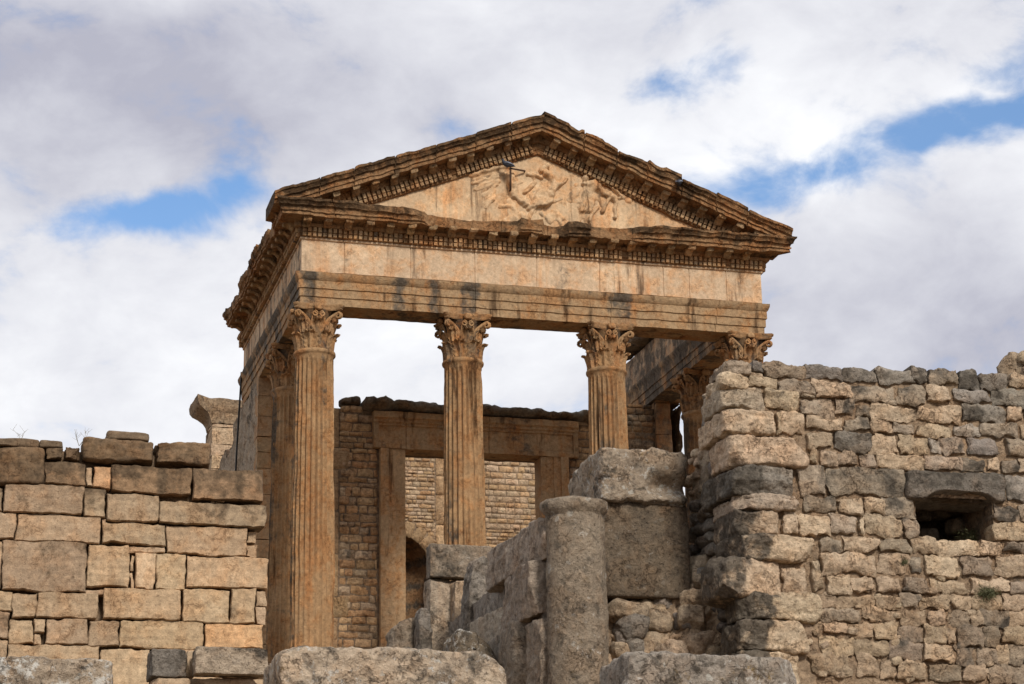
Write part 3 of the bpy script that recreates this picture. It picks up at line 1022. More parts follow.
def capital_mb(c, seed):
    rnd = random.Random(seed)
    mb = MB()
    cc = np.array([c[0], c[1], ZN])
    tint = GOLD * np.array([0.80, 0.74, 0.68])
    # bell
    lathe(mb, c, [(0.40, ZN + 0.0), (0.39, ZN + 0.3), (0.40, ZN + 0.6), (0.45, ZN + 0.85), (0.53, ZN + 0.97), (0.3, ZN + 0.985)], 40, tint * 0.7, 0.35)

    def leaf(ang, z0, r0, h, W, curl, tilt=0.0):
        if rnd.random() < 0.06:
            h *= 0.7
        nv, nu = 15, 11
        v = np.linspace(0, 1, nv)
        key_v = [0, 0.3, 0.55, 0.72, 0.84, 0.93, 1.0]
        key_r = [0.0, 0.015, 0.035, 0.075 + tilt * .4, curl * 0.72 + tilt, curl + tilt, curl * 0.96 + tilt]
        key_z = [0, 0.34, 0.62, 0.84, 0.98, 0.985, 0.90]
        rr = r0 + np.interp(v, key_v, key_r)
        zz = z0 + h * np.interp(v, key_v, key_z)
        ww = W * (0.85 + 0.25 * np.sin(np.pi * v)) * np.interp(v, [0, 0.7, 0.9, 1], [1, 1, 0.72, 0.35]) * (1 + 0.16 * np.cos(2 * np.pi * v * 4.2 + 0.6))
        u = np.linspace(-1, 1, nu)
        P = np.zeros((nv, nu, 3))
        B = np.zeros((nv, nu, 3))
        for i in range(nv):
            lat = u * ww[i] / 2
            # ribs: mid rib proud, side veins
            bul = 0.034 * np.exp(-(u / 0.15) ** 2) + 0.026 * np.cos(u * np.pi * 2.5) * (np.abs(u) > 0.2) - 0.05 * u ** 2 + 0.035 * np.abs(u) ** 4
            r = rr[i] + 0.035 + bul
            a = ang + lat / max(0.3, rr[i])
            P[i] = np.stack([r * np.cos(a), r * np.sin(a), np.full(nu, zz[i]) - 0.03 * h * np.abs(u) ** 2], 1)
            r2 = r - 0.05
            B[i] = np.stack([r2 * np.cos(a), r2 * np.sin(a), np.full(nu, zz[i]) - 0.03 * h * np.abs(u) ** 2 - 0.02], 1)
        P = P + cc + 0.016 * np.stack([fbm(P + c[0] + 3 * q + seed, 7, 3, 33 + q) for q in range(3)], -1)
        B = B + cc
        t = vary(tint, 0.1)
        al = np.clip(0.05 + 0.3 * rnd.random() + 0 * P[..., 0], 0, 1)
        mb.grid(P, t, al)
        mb.grid(B[:, ::-1], t * 0.8, al)
        for e in (0, nu - 1):
            mb.grid(np.stack([P[:, e], B[:, e]], 1), t, 0.15)
        mb.grid(np.stack([P[-1], B[-1]], 0), t, 0.15)

    for k in range(8):
        leaf(k * np.pi / 4 + np.pi / 8, 0.01, 0.415, 0.44, 0.335, 0.15)
    for k in range(8):
        leaf(k * np.pi / 4, 0.02, 0.39, 0.77, 0.32, 0.21)
    # stalks and volutes at the corners
    for k in range(4):
        a0 = np.pi / 4 + k * np.pi / 2
        for s in (-1, 1):
            pts, rs = [], []
            for t in np.linspace(0, 1, 9):
                r = 0.45 + 0.25 * t ** 1.7
                a = a0 + s * 0.42 * (1 - t) ** 1.2
                pts.append(cc + np.array([r * math.cos(a), r * math.sin(a), 0.60 + 0.32 * t ** 0.75]))
                rs.append(0.032 + 0.012 * t)
            for t in np.linspace(0.15, 1, 12):
                ph = t * 2.2 * np.pi
                R = 0.085 * (1 - 0.72 * t)
                r = 0.70 + R * math.sin(ph)
                z = 0.835 + R * math.cos(ph)
                a = a0 + s * 0.035
                pts.append(cc + np.array([r * math.cos(a), r * math.sin(a), z]))
                rs.append(0.034 * (1 - 0.4 * t))
            tube(mb, pts, rs, 7, vary(tint, 0.1))
        leaf(a0, 0.42, 0.45, 0.42, 0.24, 0.17)
        # inner helices and boss on each face
        a1 = k * np.pi / 2
        for s in (-1, 1):
            pts = []
            for t in np.linspace(0, 1, 16):
                ph = t * 2.6 * np.pi
                R = 0.075 * (1 - 0.7 * t)
                a = a1 + s * (0.17 - R * math.sin(ph) / 0.55)
                pts.append(cc + np.array([0.55 * math.cos(a), 0.55 * math.sin(a), 0.85 + R * math.cos(ph)]))
            tube(mb, pts, 0.026, 6, vary(tint, 0.1))
            tube(mb, [cc + np.array([0.46 * math.cos(a1 + s * 0.36), 0.46 * math.sin(a1 + s * 0.36), 0.55]), cc + np.array([0.52 * math.cos(a1 + s * 0.28), 0.52 * math.sin(a1 + s * 0.28), 0.78]), cc + np.array([0.55 * math.cos(a1 + s * 0.18), 0.55 * math.sin(a1 + s * 0.18), 0.92])], 0.026, 6, vary(tint, 0.1))
        rock(mb, cc + np.array([0.56 * math.cos(a1), 0.56 * math.sin(a1), 1.02]), (0.13, 0.2, 0.15), a1, 3.0, 0.05, tint, 0.15, seed=k + seed, n=7)
    # abacus, four concave sides
    out = []
    for k in range(4):
        a0 = np.pi / 4 + k * np.pi / 2
        ca = np.array([math.cos(a0), math.sin(a0)])
        ta = np.array([-ca[1], ca[0]])
        out.append(ca * 0.82 - ta * 0.06)
        out.append(ca * 0.82 + ta * 0.06)
        cb = np.array([-ca[1], ca[0]])
        p, q = ca * 0.82 + ta * 0.06, cb * 0.82 + ca * 0.06 * 1
        mid = (ca + cb)
        mid = mid / np.linalg.norm(mid)
        for t in np.linspace(0.1, 0.9, 9):
            b = p * (1 - t) + q * t
            out.append(b - mid * 0.13 * math.sin(np.pi * t))
    out = np.array(out)
    P = np.array([[(c[0] + x * k, c[1] + y * k, ZN + z) for x, y in out] for k, z in ((0.88, 0.955), (0.95, 0.99), (0.93, 1.02), (0.99, 1.05), (1.0, 1.10), (0.2, 1.102))])
    P = P + 0.03 * np.stack([fbm(P + 5 * q + seed, 4, 4, 35 + q) for q in range(3)], -1)
    P[..., 2] = np.minimum(P[..., 2], ZN + 1.102)
    mb.grid(P, tint, 0.2, cv=True)
    return mb


colpos = [(-1.5 * S, 0), (-.5 * S, 0), (.5 * S, 0), (1.5 * S, 0), (-1.5 * S, DY), (1.5 * S, DY)]
for i, (x, y) in enumerate(colpos):
    c = np.array([x, y])
    org = (x, y, FLOOR)
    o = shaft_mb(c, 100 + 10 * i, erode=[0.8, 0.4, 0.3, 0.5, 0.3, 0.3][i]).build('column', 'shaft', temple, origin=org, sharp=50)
    cp = capital_mb(c, 300 + i).build('capital', 'golden', o, sharp=60)
    b = MB()
    lathe(b, c, [(0.3, FLOOR + 0.20), (0.68, FLOOR + 0.205), (0.72, FLOOR + 0.26), (0.70, FLOOR + 0.33), (0.61, FLOOR + 0.37), (0.59, FLOOR + 0.42), (0.63, FLOOR + 0.46), (0.645, FLOOR + 0.51), (0.62, FLOOR + 0.55), (0.55, FLOOR + 0.58), (0.53, FLOOR + 0.64)])
    b.box((x - 0.74, y - 0.74, FLOOR), (x + 0.74, y + 0.74, FLOOR + 0.2), GOLD * 0.8, 0.2)
    b.build('base', 'golden', o, sharp=40)

# ---- podium with steps
mb = MB()
mb.box((-6.9, -1.0, FLOOR - 3.4), (6.9, 17.2, FLOOR - 0.35), SAND, 0.3, 0.6, 0.03)
mb.box((-7.1, -1.2, FLOOR - 0.35), (7.1, 17.4, FLOOR), SAND, 0.3, 0.6, 0.03)
for k in range(9):
    mb.box((-5.2, -1.2 - 0.36 * (k + 1), FLOOR - 3.4), (5.2, -1.2 - 0.36 * k, FLOOR - 0.19 * (k + 1)), SAND, 0.25, 0.5, 0.02)
mb.build('podium', 'ashlar', temple)


# ---- cella walls
def courses(mb, O, U, W, N, ulo, uhi, wlo, whi, rh, lr, pal, prot=0.03, top=None, skip=None, res=0.09, rough=0.012, seed=1, gap=0.012, acrust=0.1, corner=0.07, edge=5, jit=0.012, depth=0.08):
    rnd = random.Random(seed)
    w = wlo
    while w < whi - 0.03:
        h = min(rnd.uniform(*rh), whi - w)
        u = ulo - rnd.random() * lr[0]
        while u < uhi - 0.02:
            l = rnd.uniform(*lr)
            a, b = max(u, ulo), min(u + l, uhi)
            u += l
            if b - a < 0.05:
                continue
            um, wm = (a + b) / 2, w + h / 2
            if top is not None and wm > top(um):
                continue
            if skip is not None and skip(um, wm):
                continue
            t = pal[rnd.randrange(len(pal))]
            h2 = h * rnd.uniform(0.86, 1.0)
            stone(mb, O, U, W, N, a + gap, b - gap, w + gap * 0.8, w + h2 - gap * 0.4, prot * rnd.uniform(0.4, 1.3), depth, vary(t, 0.16), max(0, rnd.gauss(acrust, 0.12)), edge, rough, corner, jit, res, seed=rnd.randrange(1000))
        w += h


YC = 6.05                      # front face of the cella wall
zl = ZN - 0.69                 # lintel underside
mb = MB()
# mortar bodies left and right of the door, and above
mb.box((-5.5, YC + 0.04, FLOOR), (-2.1, YC + 0.8, ZN + 0.40), MORT * 0.8, 0.25, 0.4, 0.03)
mb.box((1.9, YC + 0.04, FLOOR), (5.4, YC + 0.8, ZN + 0.46), MORT * 0.8, 0.25, 0.4, 0.03)
mb.box((-2.1, YC + 0.3, zl + 0.02), (1.9, YC + 0.8, ZN + 0.40), MORT * 0.8, 0.25, 0.4, 0.03)
O = np.array([0, YC + 0.035, 0.0])
pal = [BROWN * 1.4, GOLD * 0.95, GOLD * 1.1, SAND * 1.05, BROWN * 1.6]
ragg = lambda u: ZN + 0.42 + 0.12 * math.sin(u * 3.1) + 0.06 * math.sin(u * 9)
courses(mb, O, X_, Z_, -Y_, -3.75, -2.72, FLOOR, ZN + 0.5, (0.12, 0.27), (0.16, 0.6), pal, 0.035, top=ragg, seed=5, res=0.06, jit=0.03)
courses(mb, O, X_, Z_, -Y_, -5.1, -4.15, FLOOR, ZN + 0.5, (0.15, 0.24), (0.24, 0.55), pal, 0.035, top=ragg, seed=6)
courses(mb, O, X_, Z_, -Y_, 2.68, 3.7, FLOOR, ZN + 0.62, (0.15, 0.24), (0.24, 0.5), pal, 0.035, top=lambda u: ragg(u) + 0.1, seed=7, res=0.06)
courses(mb, O, X_, Z_, -Y_, 4.1, 5.2, FLOOR, ZN + 1.0, (0.15, 0.26), (0.24, 0.5), [BROWN * 0.8, BROWN, SAND * 0.7], 0.04, seed=8, res=0.06, acrust=0.35)
# upright ashlar chains between the small stones
for (xa, xb, sd) in ((-4.12, -3.78, 1), (3.72, 4.08, 2)):
    w = FLOOR
    rr = random.Random(sd)
    while w < ZN + 0.3:
        h = rr.choice((0.55, 1.15, 0.6))
        ex = 0.30 if h < 0.8 else 0.0
        stone(mb, O, X_, Z_, -Y_, xa, xb + (ex if sd == 1 else 0) + 0.0, w + 0.01, min(w + h, ZN + 0.4) - 0.01, 0.05, 0.1, vary(GOLD * 0.8), 0.1, 9, 0.01, 0.02, 0.008, 0.09, seed=int(w * 10))
        w += h
front_wall = mb.build('cella_front_wall', 'masonry', temple)
# door frame
mb = MB()
DL, DR_ = -2.67, 2.60
for (xa, xb, y, ) in ((DL, DL + 0.22, 0.16), (DL + 0.22, DL + 0.42, 0.12), (DL + 0.42, -1.98, 0.09)):
    mb.box((xa + 0.002, YC - y, FLOOR), (xb, YC + 0.55, zl - 0.004), GOLD * 0.92, 0.10, 0.12, 0.010, 3)
o = mb.build('door_jamb', 'golden', temple, sharp=40)
mb = MB()
for (xa, xb, y) in ((DR_ - 0.22, DR_, 0.16), (DR_ - 0.42, DR_ - 0.22, 0.12), (1.82, DR_ - 0.42, 0.09)):
    mb.box((xa + 0.002, YC - y, FLOOR), (xb, YC + 0.55, zl - 0.004), GOLD * 0.86, 0.10, 0.12, 0.010, 7)
o = mb.build('door_jamb', 'golden', temple, sharp=40)
mb = MB()
XA, XB = -2.86, 2.89
prof = [(0.14, zl), (0.14, zl + 0.13), (0.11, zl + 0.15), (0.11, zl + 0.62), (0.15, zl + 0.64), (0.15, zl + 0.70), (0.19, zl + 0.73), (0.19, zl + 0.80), (0.24, zl + 0.84), (0.24, zl + 1.0), (0.1, zl + 1.02), (-0.5, zl + 1.02), (-0.5, zl)]
seg_mb_sweep(mb, [(XA, YC), (XB, YC)], prof, 0.1, [[0.9, 3.2]], GOLD * 0.80, wear=0.014, afn=lambda P: np.clip(0.15 + 0.5 * fbm(P * np.array([1, 1, .4]), 1.4, 3, 66), 0, 0.6))
for (xa, xb) in ((XA, XA + 0.14), (XB - 0.14, XB)):
    mb.box((xa, YC - 0.17, zl + 0.004), (xb, YC - 0.08, zl + 0.995), GOLD * 0.68, 0.1, 0.1, 0.01)
mb.build('door_lintel', 'golden', temple, sharp=40)
# rough broken capping course
mb = MB()
zcap = zl + 1.03
def cap_extra(P):
    low = np.clip((P[..., 2] - zcap) / 0.3, 0, 1)
    P = P.copy()
    P[..., 2] += low * (0.10 * fbm(P * np.array([1, 0, 0]), 0.9, 4, 312) + 0.06 * fbm(P * np.array([1, 0.3, 0]), 4.0, 4, 314, 0.65))
    P[..., 1] += 0.10 * fbm(P, 1.6, 4, 313)
    return P
seg_mb_sweep(mb, [(-3.14, YC + 0.05), (3.4, YC + 0.05)], [(0.30, zcap + 0.06), (0.42, zcap + 0.12), (0.46, zcap + 0.22), (0.42, zcap + 0.26), (0.2, zcap + 0.29), (-0.6, zcap + 0.28), (-0.6, zcap), (0.2, zcap)], 0.08, None, DARK * 1.7, 0.15, wear=0.08, extra=cap_extra)
for i, (x, w, h) in enumerate(((-3.45, 0.5, 0.18), (3.65, 0.6, 0.2), (4.2, 0.5, 0.16))):
    rock(mb, (x, YC + 0.3, ragg(x) + 0.08), (w, 0.7, h), 0, 5, 0.05, DARK * 1.5, 0.2, seed=i + 70, n=12)
mb.build('wall_capping', 'cornice', temple, merge=0.002)

# side walls: tall near the porch, ruined low further back
for sgn in (-1, 1):
    mb = MB()
    xo, xi = sgn * XF, sgn * (XF - 0.78)

    def toph(y):
        if y < 8.7:
            return ZN + 1.06
        if y < 9.1:
            return ZN + 1.06
        t = (y - 9.1) / 6.4
        return ZN + 0.95 - 1.0 * t + 0.25 * math.sin(y * 2.1) + 0.1 * math.sin(y * 6.3)
    ny, nz = 150, 90
    yy = np.linspace(YC + 0.02, 16.6, ny)
    for side, xx in (('o', xo), ('i', xi)):
        P = np.zeros((ny, nz, 3))
        for i, y in enumerate(yy):
            P[i, :, 1] = y
            P[i, :, 2] = np.linspace(FLOOR, toph(y), nz)
            P[i, :, 0] = xx
        P[..., 0] += 0.10 * fbm(P, 2.3, 5, 140) + 0.05 * fbm(P, 9, 4, 141)
        if (side == 'o') == (sgn < 0):
            P = P[::-1]
        mb.grid(P, GREYW * 1.05 if side == 'o' else BROWN, np.clip(0.12 + 0.5 * fbm(P, 1.2, 4, 142), 0, 0.7))
    # top and end closing strips
    tp = np.array([[(xo, y, toph(y)), ((xo + xi) / 2, y, toph(y) + 0.06), (xi, y, toph(y))] for y in yy])
    mb.grid(tp, BROWN, 0.4)
    # broken end of the tall part (front-facing side seen through the porch on the right)
    Oi = np.array([xi, 0, 0.0])
    if sgn > 0:
        courses(mb, np.array([xi - 0.03, 0, 0.0]), -Y_, Z_, -X_, -11.5, -YC - 0.82, FLOOR + 3, ZN + 1.0, (0.17, 0.26), (0.25, 0.5), [BROWN, BROWN * 0.8, SAND * 0.75], 0.05, top=lambda u: toph(-u), seed=31, acrust=0.3)
    mb.build('cella_side_wall', 'masonry', temple)
    # anta: cut blocks finishing the wall end towards the porch
    mb = MB()
    w = FLOOR
    rr = random.Random(40 + sgn)
    while w < zb - 0.02:
        h = min(rr.uniform(0.42, 0.75), zb - w)
        cx = (xo + xi) / 2
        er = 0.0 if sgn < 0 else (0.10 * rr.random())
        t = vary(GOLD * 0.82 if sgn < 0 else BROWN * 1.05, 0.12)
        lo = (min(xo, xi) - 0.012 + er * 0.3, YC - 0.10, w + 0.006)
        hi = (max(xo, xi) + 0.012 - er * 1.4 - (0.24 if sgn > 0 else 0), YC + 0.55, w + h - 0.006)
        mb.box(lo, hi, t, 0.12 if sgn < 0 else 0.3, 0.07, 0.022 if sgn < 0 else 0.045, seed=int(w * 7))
        w += h
    mb.build('anta', 'golden', temple, sharp=45)

# rubble on top of the right-hand entablature, inside edge
mb = MB()
for i, (y, dz, s) in enumerate(((7.4, 0.25, 0.9), (8.4, 0.3, 0.8), (6.3, 0.2, 0.8), (5.2, 0.22, 0.9), (4.0, 0.2, 0.8))):
    rock(mb, (XF - WID - 0.1, y, zf + 0.1 + dz), (0.7, s, 0.45), 0.2 * i, 4, 0.08, GREYW * 0.8, 0.3, seed=i + 220, n=10)
mb.build('inner_rubble', 'masonry', temple, merge=0.002)

# rear wall with apse niche
mb = MB()
YB = 16.0
zbk = ZN + 2.3
arch_r, arch_z = 1.02, ZN - 1.85
inside_arch = lambda u, w: (abs(u) < arch_r + 0.12 and w < arch_z) or (math.hypot(u, w - arch_z) < arch_r + 0.12)
O = np.array([0, YB - 0.0, 0.0])
palb = [SAND * 1.05, SAND * 1.15, GOLD * 0.95, GOLD * 1.1, PALE * 0.9, BROWN * 1.5]
courses(mb, O, X_, Z_, -Y_, -5.2, 1.22, ZN - 3.4, zbk, (0.09, 0.19), (0.13, 0.42), palb, 0.03, skip=lambda u, w: inside_arch(u, w) or math.hypot(u, w - arch_z) < arch_r + 0.5, res=0.12, seed=61, gap=0.014, acrust=0.02)
courses(mb, O, X_, Z_, -Y_, 1.72, 5.2, ZN - 3.4, zbk, (0.10, 0.22), (0.16, 0.5), [GOLD, GOLD * 1.05, PALE * 0.9, SAND * 1.1], 0.035, res=0.12, seed=62, gap=0.014, acrust=0.04)
w = FLOOR
rr = random.Random(9)
while w < zbk:
    h = rr.uniform(0.6, 1.2)
    stone(mb, O, X_, Z_, -Y_, 1.25, 1.70, w + 0.01, min(w + h, zbk) - 0.01, 0.06, 0.1, vary(GOLD * 0.95), 0.05, 9, 0.012, 0.02, 0.01, 0.1, seed=int(w * 9))
    w += h
# voussoirs
for k in range(11):
    a = math.pi * (k + 0.5) / 11
    ca, sa = math.cos(a), math.sin(a)
    Uv = np.array([-sa, 0, ca])
    Wv = np.array([ca, 0, sa])
    Ov = np.array([0, YB, arch_z]) + Wv * (arch_r + 0.26)
    stone(mb, Ov, -Uv, Wv, -Y_, -0.17, 0.17, -0.23, 0.25, 0.06, 0.25, vary(GOLD * 0.85), 0.12, 6, 0.03, 0.06, 0.03, 0.08, seed=k)
# backing plane with arch hole
bu = np.linspace(-5.6, 5.6, 120)
bw = np.linspace(FLOOR, zbk, 100)
V = [(u, YB + 0.015, w) for u in bu for w in bw]
F = []
for i in range(119):
    for j in range(99):
        u, w = (bu[i] + bu[i + 1]) / 2, (bw[j] + bw[j + 1]) / 2
        if (abs(u) < arch_r and w < arch_z) or (w >= arch_z and math.hypot(u, w - arch_z) < arch_r + 0.24):
            continue
        a = i * 100 + j
        F.append((a, a + 100, a + 101, a + 1))
mb.add(V, F, MORT, 0.1)
# outer rear face, and apse
mb.box((-5.98, YB + 0.5, FLOOR), (-1.6, YB + 0.8, zbk), MORT, 0.2)
mb.box((1.6, YB + 0.5, FLOOR), (5.98, YB + 0.8, zbk), MORT, 0.2)
mb.box((-1.6, YB + 1.5, FLOOR), (1.6, YB + 1.8, zbk), MORT, 0.2)
mb.box((-1.6, YB + 0.06, arch_z + arch_r + 0.05), (1.6, YB + 1.5, zbk - 0.002), MORT, 0.2)
na, nz = 40, 44
P = np.zeros((na, nz, 3))
for i, a in enumerate(np.linspace(0, math.pi, na)):
    for j, t in enumerate(np.linspace(0, 1, nz)):
        if t < 0.72:
            z = FLOOR + (arch_z - FLOOR) * t / 0.72
            r = arch_r + 0.03
        else:
            q = (t - 0.72) / 0.28 * math.pi / 2
            z = arch_z + (arch_r + 0.03) * math.sin(q)
            r = (arch_r + 0.03) * math.cos(q)
        P[i, j] = (r * math.cos(a), YB + 0.05 + r * math.sin(a) * 1.2, z)
rowm = ((P[..., 2] * 6.2) % 1.0 < 0.28) * 0.03
P[..., 1] += rowm + 0.015 * fbm(P, 6, 3, 5)
mb.grid(P[::-1], BROWN * 1.0, np.clip(0.2 + rowm * 12, 0, 1))
mb.build('cella_rear_wall', 'masonry', temple)

# rear corner pier with a fragment of cornice
mb = MB()
x0p, x1p, y0p = -XF, -XF + 1.15, 15.4
w = FLOOR
rr = random.Random(77)
while w < ZN + 2.35:
    h = rr.uniform(0.35, 0.6)
    hi_w = min(w + h, ZN + 2.35)
    mb.box((x0p + 0.02, y0p, w + 0.008), (x1p, y0p + 1.2, hi_w - 0.004), vary(PALE * 0.92), 0.08, 0.09, 0.05, seed=int(w * 5))
    w = hi_w
pcn = [(0.0, ZN + 2.35), (0.05, ZN + 2.5), (0.12, ZN + 2.62), (0.30, ZN + 2.70), (0.45, ZN + 2.78), (0.52, ZN + 2.9), (0.56, ZN + 3.08), (-0.5, ZN + 3.12), (-0.95, ZN + 3.05), (-0.95, ZN + 2.35)]
seg_mb_sweep(mb, [(-XF, y0p + 1.2), (-XF, y0p - 0.05), (x1p, y0p - 0.05)], [(n * (1 if n > 0 else 1), z) for n, z in pcn], 0.1, None, SAND * 0.8, 0.25, wear=0.05, clip=lambda k, x, L, n, z: (n, z) if k == 0 else (n * 0.25, z))
mb.build('rear_pier', 'masonry', temple, sharp=45)

# lightning cable running down the flank wall
c = MB()
pts = []
for (px, py, y) in ((241.5, 372, 8.9), (240.5, 390, 9.05), (238.5, 420, 9.15), (237, 445, 9.2), (235.5, 475, 9.25)):
    q = atX(px, py, -XF - 0.12)
    pts.append(q)
for k in range(3):
    pts.append(pts[-1] + np.array([0, 0, -1.6]))
tube(c, pts, 0.028, 6)
tag(c.build('conductor_cable', 'cable'), 'thin black cable running down the rough flank wall of the temple', 'cable')

# iron bracket and roosting birds in the pediment
c = MB()
b0, b1, b2 = atY(510.5, 168, YF - 0.28), atY(510.5, 190, YF - 0.10), atY(525, 171, YF - 0.05)
tube(c, [b0, (b0 + b1) / 2, b1, b1 + np.array([0, 0.2, 0])], 0.026, 6)
tube(c, [b0 + np.array([0, 0.02, 0]), b2, b2 + np.array([0, 0.2, 0])], 0.024, 6)
tag(c.build('iron_bracket', 'iron'), 'rusty right-angled iron bracket fixed to the carved tympanum', 'bracket')


def bird(px, py, y, yaw, label, stretch=1.0):
    p = atY(px, py, y)
    root = empty('pigeon', p, label, 'bird', 'pigeons roosting on the pediment')
    b = MB()
    ca, sa = math.cos(yaw), math.sin(yaw)

    def loc(a, h, s=0.0):
        return p + np.array([ca * a - sa * s, sa * a + ca * s, h])
    # continuous body: tail - belly - breast - neck - head
    spine = [(-0.20, 0.02, 0.004), (-0.15, 0.035, 0.028), (-0.08, 0.06, 0.055), (0.0, 0.085, 0.075), (0.06, 0.115, 0.068), (0.095, 0.155, 0.045), (0.105, 0.185, 0.036), (0.115, 0.21, 0.036), (0.13, 0.22, 0.026), (0.15, 0.215, 0.008), (0.172, 0.208, 0.002)]
    tube(b, [loc(a, h) for a, h, r in spine], [r for a, h, r in spine], 12)
    for s in (-0.025, 0.025):
        tube(b, [loc(0.0, 0.04, s), loc(0.005, 0.0, s), loc(0.03, -0.004, s)], 0.006, 5)
    b.build('body', 'feather', root)
    w = MB()
    for s in (-1, 1):
        pts = [(0.06, 0.12, 0.062), (0.0, 0.11, 0.076), (-0.08, 0.085, 0.062), (-0.17, 0.045, 0.03)]
        tube(w, [loc(a, h, s * q) for a, h, q in pts], [0.012, 0.026, 0.024, 0.006], 8)
    w.build('wing', 'feather_pale', root)


bird(507.5, 167.5, YF - 0.30, math.radians(160), 'dark blue grey pigeon perched on the iron bracket in the pediment')
bird(679, 185.5, YF - 0.72, math.radians(60), 'dark pigeon with a grey wing clinging to the right sloping cornice')

# ================================================================== LEFT ASHLAR WALL
YL = -16.0
lw_o = atY(130, 684, YL)
lw = empty('ashlar_wall', (lw_o[0], YL, lw_o[2] - 0.4), 'ruined wall of big squared sand coloured blocks left of the temple', 'wall')
O = np.array([0, YL, 0.0])
LW = [  # x0,x1,y0,y1,kind,protrusion
    (44.7, 85, 463, 486.5, 'd', .14), (86.5, 92.3, 469, 488, 's', .05), (93, 110.5, 467.5, 490, 'o', .08), (111, 191, 468, 494.5, 'd', .13), (191.5, 262, 471, 502, 'd', .16),
    (-12, 2.3, 488, 512, 'm', .1), (3.5, 83, 487, 515, 'm', .15), (83.5, 105.5, 489.5, 518.5, 'm', .08), (106, 158, 495.5, 522, 'm', .11), (158.5, 265, 504, 527, 'm', .15),
    (-12, 15.5, 513.5, 540, 's', .1), (16, 101, 516, 543, 's', .1), (102, 165, 524.3, 545, 's', .08), (101.5, 105.5, 519, 524, 's', .03), (127, 164.5, 546.5, 552.5, 's', .05), (166, 246.5, 527.5, 556, 'l', .09),
    (-12, 1, 542, 590, 's', .06), (1.5, 86, 542, 592.5, 'c', .13), (87, 129.5, 545.5, 587.5, 'l', .09), (133.7, 155, 554, 590, 'l', .08), (155.5, 185, 555.5, 591, 'l', .08), (186, 267.5, 558, 589, 'l', .09), (85, 105.5, 590, 594.5, 's', .05),
    (-12, 11, 593, 611, 's', .07), (-12, 8, 612.5, 639, 's', .12), (-12, 6, 640, 662, 's', .07), (12, 36, 594, 618.5, 's', .08), (36.3, 97.5, 594, 619, 's', .09), (103, 180.5, 590, 620.5, 'l', .09), (182, 229, 590, 623, 'l', .09), (230, 255, 590, 624, 'l', .09), (256, 266, 592, 606, 's', .02), (256, 266, 607, 625, 's', .02),
    (9, 33, 620, 644, 's', .06), (33.3, 46, 620, 633.5, 's', .09), (33.3, 40, 634, 645, 's', .05), (46, 88, 620, 645, 's', .09), (89, 118, 621.5, 647.5, 's', .08), (118.5, 203, 621, 649, 'l', .08), (204, 262.5, 625, 649, 'o', .07),
    (7, 99, 646, 672, 's', .09), (99.5, 149.5, 649.5, 690, 'l', .08), (150, 205, 650, 676, 'l', .07), (206, 262, 651, 677, 'l', .07), (-12, 48, 673, 700, 's', .08), (49, 98, 673, 700, 's', .08), (150, 262, 678, 705, 'l', .08), (99.5, 149.5, 691, 712, 'l', .08),
    (130, 133.3, 556, 571, 's', .02), (130, 133.3, 572, 588, 's', .02), (210, 215, 499.5, 503.5, 's', .04), (216, 225, 499.5, 503.5, 'l', .05), (247.5, 256, 531, 543, 's', -.05), (247.5, 257, 544, 556, 's', -.06)]
KIND = {'d': (SAND * 0.56 * np.array([1.08, .98, .88]), 0.36), 'm': (SAND * 0.80, 0.16), 's': (SAND * 0.95, 0.04), 'l': (SAND * 1.10 * np.array([1, .99, .96]), 0.0), 'o': (SAND * np.array([1.18, 1.02, .86]), 0.0), 'c': (SAND * 0.78, 0.18), 'k': (SAND * 0.34, 0.5)}


def px_rect(x0, x1, y0, y1, Y):
    xm, ym = (x0 + x1) / 2, (y0 + y1) / 2
    return atY(x0, ym, Y)[0], atY(x1, ym, Y)[0], atY(xm, y1, Y)[2], atY(xm, y0, Y)[2]


def top_stain(k):
    return lambda A, B, q: k * (0.25 + 0.45 * np.clip(B, -1, 1)) + 0.45 * fbm(q * np.array([1, 0.35, 1]), 2.2, 3, 6)


def face_block(mb, r, Y, kind, prot, seed, edge=34, rough=0.018, corner=0.012, jit=0.03, res=0.04):
    t, a = KIND[kind]
    u0, u1, w0, w1 = px_rect(*r, Y)
    stone(mb, np.array([0, Y, 0.0]), X_, Z_, -Y_, u0 + 0.003, u1 - 0.003, w0 + 0.003, w1 - 0.003, prot * random.uniform(0.8, 1.2), 0.35, vary(t, 0.11), a, edge, rough, corner, jit, res,
          afn=top_stain(0.35 if kind in 'dmck' else 0.06), seed=seed, facet=0.14 if kind in 'dmc' else 0.05, crisp=0.013)


mb = MB()
for i, (x0, x1, y0, y1, k, p) in enumerate(LW):
    face_block(mb, (x0, x1, y0, y1), YL, k, p, i)
bl = px_rect(-30, 262, 476, 712, YL)
P = np.zeros((60, 50, 3))
for i, x in enumerate(np.linspace(bl[0] - 3, bl[1] - 0.10, 60)):
    P[i, :, 0] = x
    P[i, :, 1] = YL + 0.20
    P[i, :, 2] = np.linspace(bl[2] - 1.2, atY(100, 450, YL)[2] if x < bl[1] - 0.9 else bl[3] - 0.05, 50)
P[..., 1] += 0.08 * fbm(P, 4, 4, 7)
mb.grid(P, MORT * 0.7, 0.3)
mb.box((bl[0] - 3, YL + 0.3, bl[2] - 1.2), (bl[1] - 0.9, YL + 1.6, atY(100, 453, YL)[2]), MORT * 0.8, 0.3, 0.35, 0.08)
mb.box((bl[1] - 0.9, YL + 0.3, bl[2] - 1.2), (bl[1] - 0.12, YL + 1.6, bl[3] - 0.06), MORT * 0.8, 0.3, 0.35, 0.08)
mb.build('masonry', 'ashlar', lw, sharp=38)
